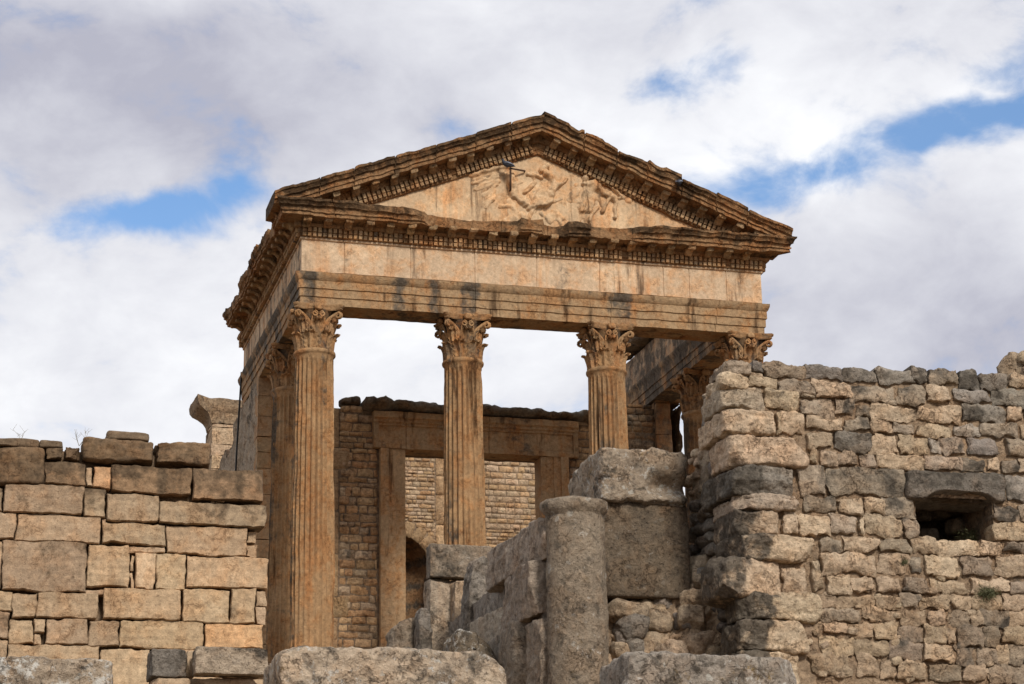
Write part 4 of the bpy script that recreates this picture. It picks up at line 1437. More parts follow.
# dark weathered blocks of the top course, each a part
TOP = [(-14, 44, 448, 485.5, .17), (45.7, 63, 449, 460.5, .12), (64, 81, 447, 461, .11), (82, 153.5, 441, 463.5, .18), (155.6, 210.5, 442.5, 466, .14)]
for i, (x0, x1, y0, y1, p) in enumerate(TOP):
    u0, u1, w0, w1 = px_rect(x0, x1, y0, y1, YL)
    mb = MB()
    tb = vary((SAND * 0.36 * np.array([1.08, .97, .86])) if i != 4 else SAND * 0.44 * np.array([1.06, .97, .88]), 0.08)
    rock(mb, ((u0 + u1) / 2, YL - p + 0.42, (w0 + w1) / 2), (u1 - u0 - 0.02, 0.85, w1 - w0 - 0.02), 0, 16, 0.05, tb, 0.42, seed=i + 400, n=28, freq=1.5, chips=1)
    mb.build('coping_block', 'ashlar', lw, merge=0.002)
for (nm, x0, x1, y0, y1, p, lab, sd) in (('stone_slab', -14, 39, 439.5, 448, .12, 'flat dark stone slab lying on the far left top of the ashlar wall', 1),
                                        ('stone_slab', 39.5, 62.5, 441.5, 448.8, .10, 'short dark slab next to the longer slab on top of the left wall', 2),
                                        ('stone_slab', 107, 149, 432.5, 440.8, .08, 'loose flat brown slab standing highest on the left ashlar wall', 3)):
    u0, u1, w0, w1 = px_rect(x0, x1, y0, y1, YL)
    mb = MB()
    rock(mb, ((u0 + u1) / 2, YL - p + 0.35, (w0 + w1) / 2), (u1 - u0, 0.7, w1 - w0), 0, 9, 0.03, SAND * 0.42, 0.35, seed=sd + 30, n=16)
    tag(mb.build(nm, 'ashlar', merge=0.002), lab, 'slab', 'loose slabs on the left wall')


def dry_twigs(px, py, Y, n, h, label, seed):
    rr = random.Random(seed)
    b = atY(px, py, Y)
    mb = MB()
    for k in range(n):
        d = np.array([rr.uniform(-0.8, 0.8), rr.uniform(-0.4, 0.4), 1.0])
        d /= np.linalg.norm(d)
        L = h * rr.uniform(0.5, 1.0)
        p1 = b + d * L * 0.5 + np.array([rr.uniform(-.03, .03), 0, 0])
        p2 = b + d * L + np.array([rr.uniform(-.06, .06), 0, 0.0])
        tube(mb, [b, p1, p2], [0.004, 0.003, 0.0018], 5)
        for q in range(3):
            s = b + (p2 - b) * rr.uniform(0.4, 1.0)
            tube(mb, [s, s + np.array([rr.uniform(-.08, .08), rr.uniform(-.05, .05), rr.uniform(.03, .1)])], [0.0022, 0.0014], 4)
    tag(mb.build('dry_weed', 'dryleaf'), label, 'plant', 'dry weeds on the left wall')


dry_twigs(79, 446, YL + 0.1, 4, 0.34, 'thin dry branching weed between the dark top blocks of the left wall', 3)
dry_twigs(20, 441, YL + 0.2, 3, 0.2, 'sparse dry weed stems on the slab at the left frame edge', 5)

# ================================================================== RIGHT RUBBLE WALL
YR_ = -19.0
ro = atY(880, 684, YR_)
rw = empty('rubble_wall', (ro[0], YR_, ro[2] - 0.4), 'long rubble stone wall with a square opening in the right foreground', 'wall')
RW = [  # traced front stones: x0,x1,y0,y1,kind
    (751, 762.5, 364, 372, 'g'), (751, 762.5, 372.5, 377, 't'), (763, 804, 364.5, 377, 'w'), (804.5, 840, 365.5, 380, 'g'), (746.5, 775, 377, 387, 't'), (776.5, 811.5, 381.5, 393, 'w'), (812, 850.5, 381.5, 399.5, 't'),
    (764.5, 797.5, 390, 409.5, 't'), (799, 833, 400, 416, 'w'), (798, 812, 394.5, 399, 'w'), (834.5, 854, 401, 416, 'w'), (781, 804, 413.5, 435, 't'), (775, 780, 412, 436, 't'), (806.5, 840, 417, 431, 't'), (843, 869, 419, 432, 'w'),
    (805.5, 832, 433, 449, 't'), (833, 869, 433, 452.5, 'g'), (809, 817, 449.5, 465, 't'), (818, 837, 450, 466, 't'), (836.5, 857.5, 452.5, 467, 'w'), (859, 875, 454.5, 468, 'w'), (875.5, 923, 456, 469.5, 't'),
    (841, 876, 369.5, 383, 'g'), (876.5, 910.5, 369.5, 383.5, 'g'), (911, 926, 369.5, 384, 'g'), (926.5, 957.5, 370, 385, 'w'), (958, 978.5, 373, 387.5, 'g'), (979, 1007, 374.5, 388, 'g'), (1008, 1035, 375.5, 388, 't'),
    (851, 894, 386.5, 403.5, 'w'), (895, 925, 387, 403.5, 'w'), (925.8, 950.5, 386, 403.5, 't'), (953, 990, 389, 404.5, 'g'), (991, 1035, 390.5, 406, 'g'),
    (856, 869.5, 405.5, 418, 'w'), (871, 914, 406, 421.5, 't'), (915, 960, 406.5, 422, 't'), (961.5, 1002, 407, 422.5, 'g'), (1003, 1022.5, 407, 421, 't'), (1023.5, 1036, 408, 423, 'w'),
    (870, 892, 421, 435, 't'), (894, 915, 424, 436, 'w'), (916, 951.5, 425, 436.5, 't'), (953.5, 978.5, 425.5, 436, 'p'), (979, 1017, 424, 436, 'w'), (1018, 1036, 424.5, 439, 't'),
    (869.5, 896, 435.5, 454, 't'), (897, 927.5, 436.8, 454.5, 't'), (928, 938.5, 439, 452, 'p'), (940, 964.5, 438, 455, 'w'), (965, 996, 438, 457, 'g'), (1004, 1035, 440.5, 457, 'w'),
    (925, 959.5, 456, 470, 'w'), (960.5, 985.5, 459, 471, 'w'), (987, 998.5, 459, 469.5, 't'), (999.5, 1016, 460.5, 472, 'w'), (1017, 1036, 459, 473, 't'),
    (796, 826, 467.5, 495, 'w'), (826.5, 903.5, 468.5, 496, 'w'), (1004.5, 1036, 477, 503, 'g'),
    (804, 837, 497, 513, 'w'), (838, 862, 499, 514.5, 't'), (862.5, 883.5, 500, 515.5, 't'), (884, 915, 500, 517.5, 'w'), (994.5, 1018.5, 506, 521.5, 'w'), (1019, 1036, 505, 522, 'w'),
    (783, 795.5, 512, 535, 't'), (796.5, 828, 515, 537, 't'), (829, 855, 516, 535, 'w'), (856, 863.5, 517, 535, 't'), (864, 902, 516.5, 536, 't'), (903.5, 919.5, 519, 538, 'w'), (993, 1036, 523.5, 540, 't'),
    (818, 841.5, 538, 551.5, 'w'), (842, 877.5, 537.5, 552.5, 't'), (879, 908, 538, 551.5, 'w'), (909, 935, 539, 553.5, 't'), (936, 979, 541.5, 557, 't'), (980, 1001, 542.5, 555, 't'), (1002.5, 1036, 543, 553.5, 'w'),
    (820, 874.5, 553, 574, 't'), (875, 907, 553.5, 573.5, 't'), (908.5, 920, 555, 573, 'w'), (921.5, 957.5, 556, 577, 't'), (960, 990, 556.5, 576, 'w'), (993.5, 1036, 555.5, 577, 't'), (810.5, 819, 560, 570, 't'),
    (782, 809, 569.5, 592.5, 't'), (810, 822, 572, 593, 't'), (823, 850, 575.5, 594, 't'), (851, 874, 579, 594, 't'), (875, 900, 576, 593, 't'), (901, 928, 577.5, 594, 'w'), (929, 966.5, 579, 594.5, 't'), (969, 1009, 579.5, 595, 't'), (1010, 1036, 580, 593.5, 'w'),
    (821, 837, 595, 608, 't'), (838, 855, 595.5, 608.5, 't'), (856, 874, 595.5, 609, 't'), (875, 900, 595, 608.5, 't'), (901, 919.5, 595.5, 609, 'w'), (920, 949, 596, 609, 't'), (950, 970, 596, 609, 't'), (972, 1000, 596.5, 609.5, 't'), (1001, 1036, 595, 610, 't'),
    (821, 856, 609.5, 622, 'w'), (861, 893, 610, 622.5, 't'), (897, 926, 611, 624.5, 't'), (928, 946, 611, 625, 't'), (947.5, 967.5, 611, 625, 'w'), (969, 980, 611.5, 625, 't'), (981, 1007, 610.5, 626, 'w'), (1008, 1036, 611.5, 626, 't'),
    (809, 822, 623, 634.5, 't'), (823.5, 847, 623, 634.5, 't'), (848, 873, 624.5, 638, 't'), (874, 898, 624.5, 639.5, 't'), (899, 924, 626, 642, 'w'), (925, 947.5, 626.5, 645, 't'), (948.5, 956, 627, 640, 't'), (956.8, 983, 627.5, 647, 'w'), (984, 1000.5, 628, 645, 'w'), (1001.5, 1036, 627.5, 644, 't'),
    (819, 853, 636.5, 654, 't'), (854, 888.5, 640, 655, 't'), (889.5, 922.5, 643, 659.5, 'w'), (924, 953, 646, 662, 't'), (954, 973, 648, 665, 'w'), (974.5, 996, 648, 665, 'w'), (997, 1006, 646, 664, 't'), (1007, 1036, 645.5, 665, 'w'),
    (809, 850, 655.5, 676, 't'), (858, 877, 656, 678, 't'), (879, 895.5, 660, 678, 't'), (899, 925, 662, 679, 't'), (928, 960, 665, 682, 'w'), (963, 987, 667, 682, 't'), (988, 1036, 666, 683, 'w'),
    (782, 812, 622, 650, 't')]
RK = {'t': (TAN, 0.05), 'w': (GREYW * 0.95, 0.16), 'g': (GREY * 1.25, 0.2), 'p': (np.array((0.46, 0.40, 0.33)), 0.0)}
O = np.array([0, YR_, 0.0])
mb = MB()
for i, (x0, x1, y0, y1, k) in enumerate(RW):
    t, a = RK[k]
    u0, u1, w0, w1 = px_rect(x0, x1, y0, y1, YR_)
    low = y0 > 592
    if low:
        t = t * np.array([0.88, 0.86, 0.84])
    gp = 0.004 if not low else -0.004
    stone(mb, O, X_, Z_, -Y_, u0 + gp, u1 - gp, w0 + gp - 0.006, w1 - gp + 0.006, random.uniform(0.055, 0.10) if not low else random.uniform(0.04, 0.075), 0.3, vary(t, 0.15), a,
          9, 0.028, 0.05, 0.07, 0.04, facet=0.75, crisp=0.016, afn=lambda A, B, q: 0.55 * fbm(q, 2.6, 3, 16) * (1.4 if a > 0.1 else 0.6), seed=i)
# extend the wall beyond the frame to the right with generated courses
we = px_rect(1037, 1200, 372, 700, YR_)
courses(mb, O, X_, Z_, -Y_, we[0], we[0] + 3.5, we[2], we[3], (0.22, 0.32), (0.3, 0.7), [TAN, GREYW, TAN * 0.9], 0.09, seed=91, rough=0.024, corner=0.09, jit=0.04, edge=4.5)
# bottom course under the frame
wb = px_rect(740, 1040, 684, 730, YR_)
courses(mb, O, X_, Z_, -Y_, wb[0], wb[1], wb[2], wb[3] - 0.02, (0.22, 0.32), (0.3, 0.6), [TAN, GREYW], 0.08, seed=92, rough=0.024, corner=0.09, edge=4.5)
# mortar face with the opening cut out
op0, op1, opz0, opz1 = px_rect(917, 993.5, 498, 541, YR_)
cx0 = atY(752, 520, YR_)[0]
full = px_rect(752, 1200, 372, 712, YR_)
us = np.unique(np.concatenate([np.arange(cx0, we[0] + 3.6, 0.055), [op0, op1]]))
ws = np.unique(np.concatenate([np.arange(full[2] - 0.8, atY(900, 376, YR_)[2], 0.055), [opz0, opz1]]))
A, B = np.meshgrid(us, ws, indexing='ij')
q = np.stack([A, B, A * 0], -1)
P = np.stack([A, YR_ + 0.018 - 0.035 * fbm(q, 5, 4, 21) - 0.03 * fbm(q, 14, 4, 22, 0.6), B], -1)
topz = np.interp(A, [atY(752, 370, YR_)[0], atY(1024, 382, YR_)[0]], [atY(752, 374, YR_)[2], atY(1024, 384, YR_)[2]])
P[..., 2] = np.minimum(P[..., 2], topz - 0.03)
idx = np.arange(A.size).reshape(A.shape)
F = []
for i in range(len(us) - 1):
    for j in range(len(ws) - 1):
        u, w = (us[i] + us[i + 1]) / 2, (ws[j] + ws[j + 1]) / 2
        if op0 < u < op1 and opz0 < w < opz1:
            continue
        F.append((idx[i, j], idx[i + 1, j], idx[i + 1, j + 1], idx[i, j + 1]))
mb.add(P, F, MORT * 1.02, np.clip(0.05 + 0.5 * fbm(P, 1.5, 3, 23), 0, 0.5).reshape(-1))
# body of the wall round the opening
xr, yb0, yb1 = we[0] + 3.6, YR_ + 0.10, YR_ + 2.3
zlo, zhi = full[2] - 0.8, atY(900, 380, YR_)[2]
mb.box((cx0 + 0.1, yb0, zlo), (op0, yb1, zhi), MORT * 0.8, 0.3, 0.25, 0.03)
mb.box((op1, yb0, zlo), (xr, yb1, zhi - 0.05), MORT * 0.8, 0.3, 0.25, 0.03)
mb.box((op0 + 0.002, yb0, zlo), (op1 - 0.002, yb1, opz0), MORT * 0.8, 0.3, 0.12, 0.05)
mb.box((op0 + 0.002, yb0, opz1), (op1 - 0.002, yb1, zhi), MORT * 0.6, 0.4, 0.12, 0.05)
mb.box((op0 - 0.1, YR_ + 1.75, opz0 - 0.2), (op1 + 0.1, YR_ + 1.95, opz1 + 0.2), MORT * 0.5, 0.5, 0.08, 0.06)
for i, (x, z, s) in enumerate(((930, 536, 0.24), (958, 527, 0.28), (922, 515, 0.2), (975, 515, 0.26), (940, 512, 0.22), (985, 534, 0.2))):
    p = atY(x, z, YR_ + 1.15)
    rock(mb, p, (s * 1.4, s * 1.3, s), random.random(), 4, 0.05, TAN * 0.5, 0.45, seed=i + 640, n=9)  # shade of the opening painted into these stones' darker tint
# tumbled fill poking between the lower stones
for i in range(55):
    x = random.uniform(785, 1030)
    y = random.uniform(575, 690)
    p = atY(x, y, YR_ - 0.01)
    s = random.uniform(0.06, 0.13)
    rock(mb, p, (s * 1.5, s, s), 0, 3.2, 0.03, vary(TAN * 0.9), 0.15, seed=i + 700, n=6, tilty=random.uniform(-.5, .5))
mb.build('masonry', 'masonry', rw, sharp=42)

# lintel stone with a hollowed underside
u0, u1, w0, w1 = px_rect(904.5, 1003.5, 473, 502, YR_)


def lint_warp(V, Q):
    V = V.copy()
    fx = V[..., 0] / ((u1 - u0) / 2)
    hol = 0.14 * np.clip(1 - np.abs((fx - 0.05) / 0.72) ** 4, 0, 1)
    lowf = np.clip(-Q[..., 2], 0, 1)
    V[..., 2] += hol * lowf * np.clip(0.55 - 0.6 * Q[..., 1], 0, 1)
    return V


mb = MB()
rock(mb, ((u0 + u1) / 2, YR_ + 0.30, (w0 + w1) / 2), (u1 - u0 - 0.02, 0.9, w1 - w0 - 0.01), 0, 14, 0.035, GREY * 0.85, 0.25, seed=505, n=26, warp=lint_warp, freq=1.3,
     afn=lambda V, Q: 0.25 * Q[..., 2] + 0.4 * fbm(V, 2, 3, 3))
mb.build('lintel', 'masonry', rw, merge=0.002)

# corner stones (quoins), pale on the front and grey on the weathered side
QN = [(726, 750, 364.5, 372.5, .9, 'w'), (722, 745.5, 376, 387, .8, 't'), (722, 763.5, 387, 408.5, 1.0, 'w'), (724, 775, 410.5, 433, 1.3, 't'), (731, 807.5, 436.5, 465, 1.1, 't'), (732, 794, 466.5, 493, 1.5, 'g'),
      (738, 803.5, 494.5, 508.5, 1.3, 'w'), (739, 780, 508.5, 534, 1.2, 'x'), (735, 817, 536, 560.5, 1.0, 'x'), (721, 781, 558, 596.5, 1.0, 'x'), (741, 820.5, 594.5, 620, 0.8, 'x'), (739.5, 808, 621, 651, 0.9, 'x'), (741, 800, 652, 690, 0.9, 'x')]
mb = MB()
for i, (x0, x1, y0, y1, dep, k) in enumerate(QN):
    u0, u1, w0, w1 = px_rect(x0, x1, y0, y1, YR_ - 0.1)
    xm = u0 + (u1 - u0) * 0.42
    amt = {'w': 0.12, 't': 0.04, 'g': 0.30, 'x': 0.05}[k]

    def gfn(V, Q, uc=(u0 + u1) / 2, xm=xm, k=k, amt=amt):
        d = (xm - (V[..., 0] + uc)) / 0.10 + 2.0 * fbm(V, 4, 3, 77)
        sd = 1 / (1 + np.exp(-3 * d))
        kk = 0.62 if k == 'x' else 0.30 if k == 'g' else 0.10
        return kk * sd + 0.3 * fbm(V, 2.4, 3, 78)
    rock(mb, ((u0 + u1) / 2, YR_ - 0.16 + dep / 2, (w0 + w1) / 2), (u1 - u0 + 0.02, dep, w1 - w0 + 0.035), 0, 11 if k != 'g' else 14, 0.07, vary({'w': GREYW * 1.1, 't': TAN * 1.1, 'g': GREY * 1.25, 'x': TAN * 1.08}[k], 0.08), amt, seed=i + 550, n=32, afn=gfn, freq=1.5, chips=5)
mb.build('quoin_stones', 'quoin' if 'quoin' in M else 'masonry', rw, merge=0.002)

# the left return face of the wall
XS = cx0 - 0.02
Os = np.array([XS, 0, 0.0])
mb = MB()
rows_z = [atX(700, y, XS)[2] for y in ()]
zq = []
for (x0, x1, y0, y1, dep, k) in QN:
    r = px_rect(x0, x1, y0, y1, YR_ - 0.1)
    zq.append((r[2], r[3], dep))
rr = random.Random(12)
for i, (za, zb_, dep) in enumerate(zq):
    yy0 = -YR_ - dep + 0.16
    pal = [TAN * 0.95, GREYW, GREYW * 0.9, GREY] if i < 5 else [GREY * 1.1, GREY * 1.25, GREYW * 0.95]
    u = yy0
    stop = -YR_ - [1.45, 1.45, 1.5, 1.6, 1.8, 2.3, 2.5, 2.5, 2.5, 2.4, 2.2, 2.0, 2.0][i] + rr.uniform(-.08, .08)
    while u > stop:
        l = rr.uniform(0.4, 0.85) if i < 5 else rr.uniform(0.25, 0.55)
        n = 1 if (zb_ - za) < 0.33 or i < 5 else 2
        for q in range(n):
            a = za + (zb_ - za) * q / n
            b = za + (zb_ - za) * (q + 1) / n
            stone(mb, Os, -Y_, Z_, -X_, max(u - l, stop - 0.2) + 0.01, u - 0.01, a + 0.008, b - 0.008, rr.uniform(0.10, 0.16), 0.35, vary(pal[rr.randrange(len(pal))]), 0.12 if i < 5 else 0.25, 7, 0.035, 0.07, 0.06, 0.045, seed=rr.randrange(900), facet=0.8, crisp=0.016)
        u -= l


def dlim(z):
    return float(np.interp(z, [atX(700, y, XS)[2] for y in (600, 540, 480, 455, 430, 380)], [2.75, 2.75, 2.7, 2.4, 1.85, 1.65]))


ztopr = atX(735, 372, XS)[2]
P = np.zeros((50, 110, 3))
for j, z in enumerate(np.linspace(zlo, ztopr - 0.12, 110)):
    P[:, j, 2] = z
    P[:, j, 1] = np.linspace(YR_ + 0.15, YR_ + dlim(z) + 0.12 * math.sin(z * 7), 50)
    P[:, j, 0] = XS + 0.03
P[..., 0] += 0.10 * fbm(P, 4, 5, 25, 0.6)
mb.grid(P[::-1], TAN * 0.85, 0.08)
# ragged broken end: core stones and mortar lumps
for i in range(190):
    z = rr.uniform(zlo + 0.6, ztopr - 0.45)
    y = YR_ + dlim(z) + rr.uniform(-0.30, 0.12)
    s = rr.uniform(0.08, 0.2)
    rock(mb, (XS + rr.uniform(-0.06, 0.9), y, z), (s * 1.2, s * 1.4, s), rr.random(), 3.5, 0.06, vary(TAN * 0.92 if rr.random() < 0.65 else GREYW * 0.8), 0.1, seed=i + 800, n=9, tilty=rr.uniform(-.4, .4), chips=4)
zlev = np.linspace(zlo, ztopr - 0.15, 14)
for a, b in zip(zlev[:-1], zlev[1:]):
    mb.box((XS + 0.12, YR_ + 0.4, a), (XS + 1.2, YR_ + dlim((a + b) / 2) - 0.06, b - 0.004), TAN * 0.85, 0.1, 0.1, 0.12, seed=int(a * 30))
mb.build('return_face', 'masonry', rw, sharp=42)

# spilled core: a ramp of mortar and small stones at the foot of the return face
mb = MB()


def ramp_h(x, y):
    """height of the spilled core over the corner between wall and dark block"""
    dx = (XS - x)
    dyk = (YR_ + 2.6 - y)
    hx = atX(705, 560, XS)[2] - 0.72 * max(0.0, dx)
    return hx


zr0 = atY(660, 655, YR_ + 1.0)[2] - 0.6
A, B = np.meshgrid(np.linspace(XS - 2.0, XS + 0.3, 110), np.linspace(0, 1, 110), indexing='ij')
P = np.zeros((110, 110, 3))
for i in range(110):
    for j in range(110):
        x = A[i, j]
        zt_ = ramp_h(x, 0)
        z = zr0 + (zt_ - zr0) * B[i, j]
        P[i, j] = (x, YR_ + 0.75 + 1.2 * B[i, j] ** 1.2 + 0.35 * np.clip((XS - x) / 2, 0, 1), z)
dsp = 0.34 * fbm(P, 1.6, 5, 33, 0.62) + 0.16 * fbm(P, 5, 5, 34, 0.62)
P[..., 1] -= dsp
P[..., 2] += 0.5 * dsp
mb.grid(P, TAN * np.array([0.95, 0.9, 0.86]), np.clip(0.02 + 0.5 * fbm(P, 1.8, 3, 35), 0, 0.5))
for i in range(46):
    x = XS - rr.uniform(0.0, 1.9)
    t = rr.random()
    zt_ = ramp_h(x, 0)
    z = zr0 + (zt_ - zr0) * t
    y = YR_ + 0.75 + 1.2 * t ** 1.2 + 0.35 * (XS - x) / 2 + 0.06
    s = rr.uniform(0.12, 0.38)
    rock(mb, (x, y, z), (s * 1.5, s * 1.2, s), rr.random() * 3, 4.5, 0.08, vary(TAN * 0.9 if rr.random() < 0.6 else GREY * 1.3), 0.12, seed=i + 1000, n=14, chips=6, tilty=rr.uniform(-.5, .5))
tag(mb.build('rubble_core', 'masonry', rw), None)

# plants
def bush(p, r, n, label, seed, mat='leaf', flat=0.6, name='bush'):
    rr = random.Random(seed)
    mb = MB()
    for k in range(n):
        d = np.array([rr.gauss(0, 1), -abs(rr.gauss(0, 0.8)), rr.gauss(0.35, 0.8)])
        d /= np.linalg.norm(d)
        L = r * rr.uniform(0.5, 1.1)
        e = p + d * L * np.array([1.15, 1, flat + 0.3]) + np.array([0, 0, -0.05 * L])
        tube(mb, [p, (p + e) / 2 + np.array([0, 0, 0.1 * L]), e], [0.006, 0.004, 0.002], 4)
        for q in range(7):
            c = p + (e - p) * rr.uniform(0.35, 1.05) + np.array([rr.gauss(0, .025), rr.gauss(0, .025), rr.gauss(0, .025)])
            a = np.array([rr.gauss(0, 1), rr.gauss(0, 1), rr.gauss(0, 1)])
            a /= np.linalg.norm(a)
            b = np.cross(a, d)
            b /= np.linalg.norm(b) + 1e-6
            l, w = rr.uniform(0.018, 0.04), rr.uniform(0.003, 0.007)
            mb.add([c - a * l, c + b * w, c + a * l, c - b * w], [(0, 1, 2, 3)])
    tag(mb.build(name, mat), label, 'plant')


bush(atY(986, 595, YR_ - 0.05), 0.20, 90, 'small dusty olive bush growing from the right wall below the opening', 1)
bush(atY(968, 540, YR_ + 0.75), 0.30, 70, 'dark green weeds growing inside the square wall opening', 3)
bush(atY(903, 563, YR_ - 0.03), 0.07, 16, 'tiny dry tuft in a wall joint lower left of the square opening', 4, name='tuft')

# rubble remnant rising behind the right wall
p = atY(1016, 374, -13.0)
mb = MB()
rock(mb, p + np.array([1.2, 0, -0.35]), (3.2, 1.2, 1.9), 0, 2.6, 0.25, TAN * 0.7, 0.2, seed=901, n=34, freq=0.9)
for i in range(40):
    a = rr.uniform(0, math.pi)
    q = p + np.array([1.2 - 1.5 * math.cos(a) * rr.uniform(.7, 1.02), -0.45 + rr.uniform(-.2, .2), -0.35 + 0.9 * math.sin(a) * rr.uniform(0.4, 1.0)])
    s = rr.uniform(0.15, 0.32)
    rock(mb, q, (s * 1.5, s, s), 0, 3.5, 0.05, vary(TAN * 0.85), 0.2, seed=i + 930, n=8, tilty=rr.uniform(-.5, .5))
zg = 7.0
mb.box((p[0] - 0.1, -13.4, zg), (p[0] + 4, -12.6, p[2] - 0.4), MORT, 0.2, 0.3, 0.08)
tag(mb.build('wall_fragment', 'masonry', merge=0.0), 'broken hump of rubble masonry rising behind the right wall at the frame edge', 'ruin')

# ================================================================== CENTRE STONES
# lichen column
pc_ = atY(577, 600, YR_)
cxx = pc_[0]
ztop = atY(577, 505, YR_)[2]
rad = 30.3 * 0.01495
mb = MB()
zz = np.linspace(5.4, ztop - 0.22, 60)
prof = [(rad * (1.0 - 0.0 * z), z) for z in zz] + [(rad * 0.98, ztop - 0.2), (rad * 1.0, ztop - 0.17), (rad * 1.12, ztop - 0.13), (rad * 1.17, ztop - 0.06), (rad * 1.15, ztop), (rad * 1.0, ztop + 0.05), (rad * 0.6, ztop + 0.08), (0.01, ztop + 0.09)]
th = np.arange(72) * 2 * np.pi / 72
P = np.array([np.stack([cxx + r * np.cos(th), YR_ + r * np.sin(th), np.full(72, z)], 1) for r, z in prof])
Dn = P - np.array([cxx, YR_, 0])
Dn[..., 2] = 0
P = P + Dn * (0.05 * fbm(P, 1.6, 3, 3) + 0.035 * fbm(P, 8, 4, 4, .65))[..., None] / rad * 0.5
P[-8:, :, 2] += 0.07 * fbm(P[-8:], 2.5, 4, 9)
mb.grid(P, GREY * np.array([1.22, 1.12, 0.98]), np.clip(0.02 + 0.25 * fbm(P, 1.5, 3, 5), 0, .4), cv=True)
tag(mb.build('stone_column', 'speckled'), 'short round grey column stump spotted with lichen in the centre foreground', 'column')

# dark square block and capping block
YD = YR_ + 1.75
u0, u1, w0, w1 = px_rect(597, 690, 502, 597, YD)
mb = MB()
rock(mb, ((u0 + u1) / 2, YD + 0.5, (w0 + w1) / 2), (u1 - u0, 1.0, w1 - w0), 0, 40, 0.03, GREY * np.array([0.80, 0.70, 0.58]), 0.12, seed=71, n=30, freq=1.3)
tag(mb.build('square_block', 'grey', merge=0.002), 'dark brown grey square block behind the column stump', 'stone block')
u0, u1, w0, w1 = px_rect(600, 689, 449, 503, YD - 0.1)


def cap_warp(V, Q):
    V = V.copy()
    fx = V[..., 0] / ((u1 - u0) / 2)
    t = 0.35 * np.clip(Q[..., 1], 0, 1) * np.clip(-Q[..., 0], 0, 1)
    h = (w1 - w0) / 2
    V[..., 2] = np.where(V[..., 2] > 0, V[..., 2] * (1 - 0.62 * t), V[..., 2] * (1 - 0.22 * t))
    # undercut on the right part of the front
    und = np.clip((fx + 0.05) / 0.4, 0, 1) * np.clip(-Q[..., 1], 0, 1) * np.exp(-((V[..., 2] / h + 0.30) / 0.34) ** 2)
    V[..., 1] += 0.28 * und
    return V


mb = MB()
rock(mb, ((u0 + u1) / 2, YD + 0.8, (w0 + w1) / 2), (u1 - u0, 1.9, w1 - w0), 0, 16, 0.07, GREYW * 0.95, 0.10, seed=23, n=54, warp=cap_warp, freq=1.5, chips=0)
tag(mb.build('capping_block', 'lichen', merge=0.002), 'pale lichen covered block with a lumpy left end lying on the dark square block', 'stone block')
# masonry below the square block
mb = MB()
b0 = atY(604, 600, YD)
b1 = atY(690, 600, YD)
mb.box((b0[0] - 0.3, YD + 0.15, 5.6), (b1[0] + 0.2, YD + 1.2, b0[2] - 0.02), MORT, 0.25, 0.15, 0.08)
for i, (x0, x1, y0, y1, tn) in enumerate(((612, 650, 600, 622, TAN * 0.75), (618, 648, 612, 640, GREY), (648, 672, 606, 632, TAN * 0.8), (612, 640, 640, 664, TAN * 0.8), (640, 690, 632, 664, TAN * 0.9))):
    u0, u1, w0, w1 = px_rect(x0, x1, y0, y1, YD - 0.1)
    rock(mb, ((u0 + u1) / 2, YD + 0.1, (w0 + w1) / 2), (u1 - u0 + .05, 0.6, w1 - w0), 0, 3.5, 0.10, tn, 0.15, seed=i + 85, n=14, tilty=[0.1, -.6, .2, 0, 0][i])
tag(mb.build('footing', 'masonry'), 'rough rubble footing under the dark square block beside the column stump', 'wall base')

# terrace wall of grey orthostats running back towards the temple
XO = atY(548, 520, YR_)[0] - 0.02
ow = empty('terrace_wall', (XO, -15, 6.4), 'grey terrace wall of big upright slabs running back from the column stump', 'wall')
OB = [  # right edge px, y top, y bottom at right edge; left edge px, y of its middle ; tint
    (546, 513, 556, 497, 580, GREY * 1.15), (541, 559, 617, 511, 612, GREY * 1.0), (511, 601, 640, 480, 640, GREY * 1.1), (531, 619, 690, 494, 665, GREY * 0.8), (546, 617, 690, 532, 655, GREY * 0.85)]
Oo = np.array([XO, 0, 0.0])
for i, (xr_, yt, yb_, xl, ym, tn) in enumerate(OB):
    a, b, l = atX(xr_, yt, XO), atX(xr_, yb_, XO), atX(xl, ym, XO)
    mb = MB()
    rock(mb, (XO + [0.25, 0.19, 0.24, 0.16, 0.27][i], (a[1] + l[1]) / 2, (a[2] + b[2]) / 2), (0.72, abs(l[1] - a[1]) - 0.03, abs(a[2] - b[2]) - 0.015), [0.05, -0.04, 0.06, -0.05, 0.03][i], 30, 0.065, vary(tn * np.array([1.8, 1.70, 1.58]), 0.14), 0.10, seed=i + 120, n=34, freq=1.5, chips=4)
    mb.build('upright_slab', 'grey', ow, merge=0.002)
mb = MB()
mb.box((XO + 0.02, -18.6, 5.6), (XO + 1.0, -15.4, atX(546, 560, XO)[2]), GREY * 1.3, 0.25, 0.12, 0.06)
mb.box((XO + 0.03, -16.6, 5.6), (XO + 1.0, -12.2, atX(546, 548, XO)[2]), GREY * 1.3, 0.25, 0.12, 0.08)
mb.build('core', 'masonry', ow)

YP = -12.5


def cblock(name, r, Y, dep, tint, label, cat, mat='grey', p=10, rough=0.05, alpha=0.12, seed=0, tilty=0.0, n=24, warp=None, rot=0.0, parent=None, group=None, afn=None, chips=4):
    if afn is None:
        afn = lambda V, Q: 0.45 * fbm(V + seed, 1.6, 4, 15)
    u0, u1, w0, w1 = px_rect(*r, Y)
    mb = MB()
    rock(mb, ((u0 + u1) / 2, Y + dep / 2, (w0 + w1) / 2), (u1 - u0, dep, w1 - w0), rot, p, rough, tint, alpha, seed=seed, n=int(n * 1.4), tilty=tilty, warp=warp, freq=1.5, afn=afn, chips=chips)
    return tag(mb.build(name, mat, merge=0.002), label, cat, group)


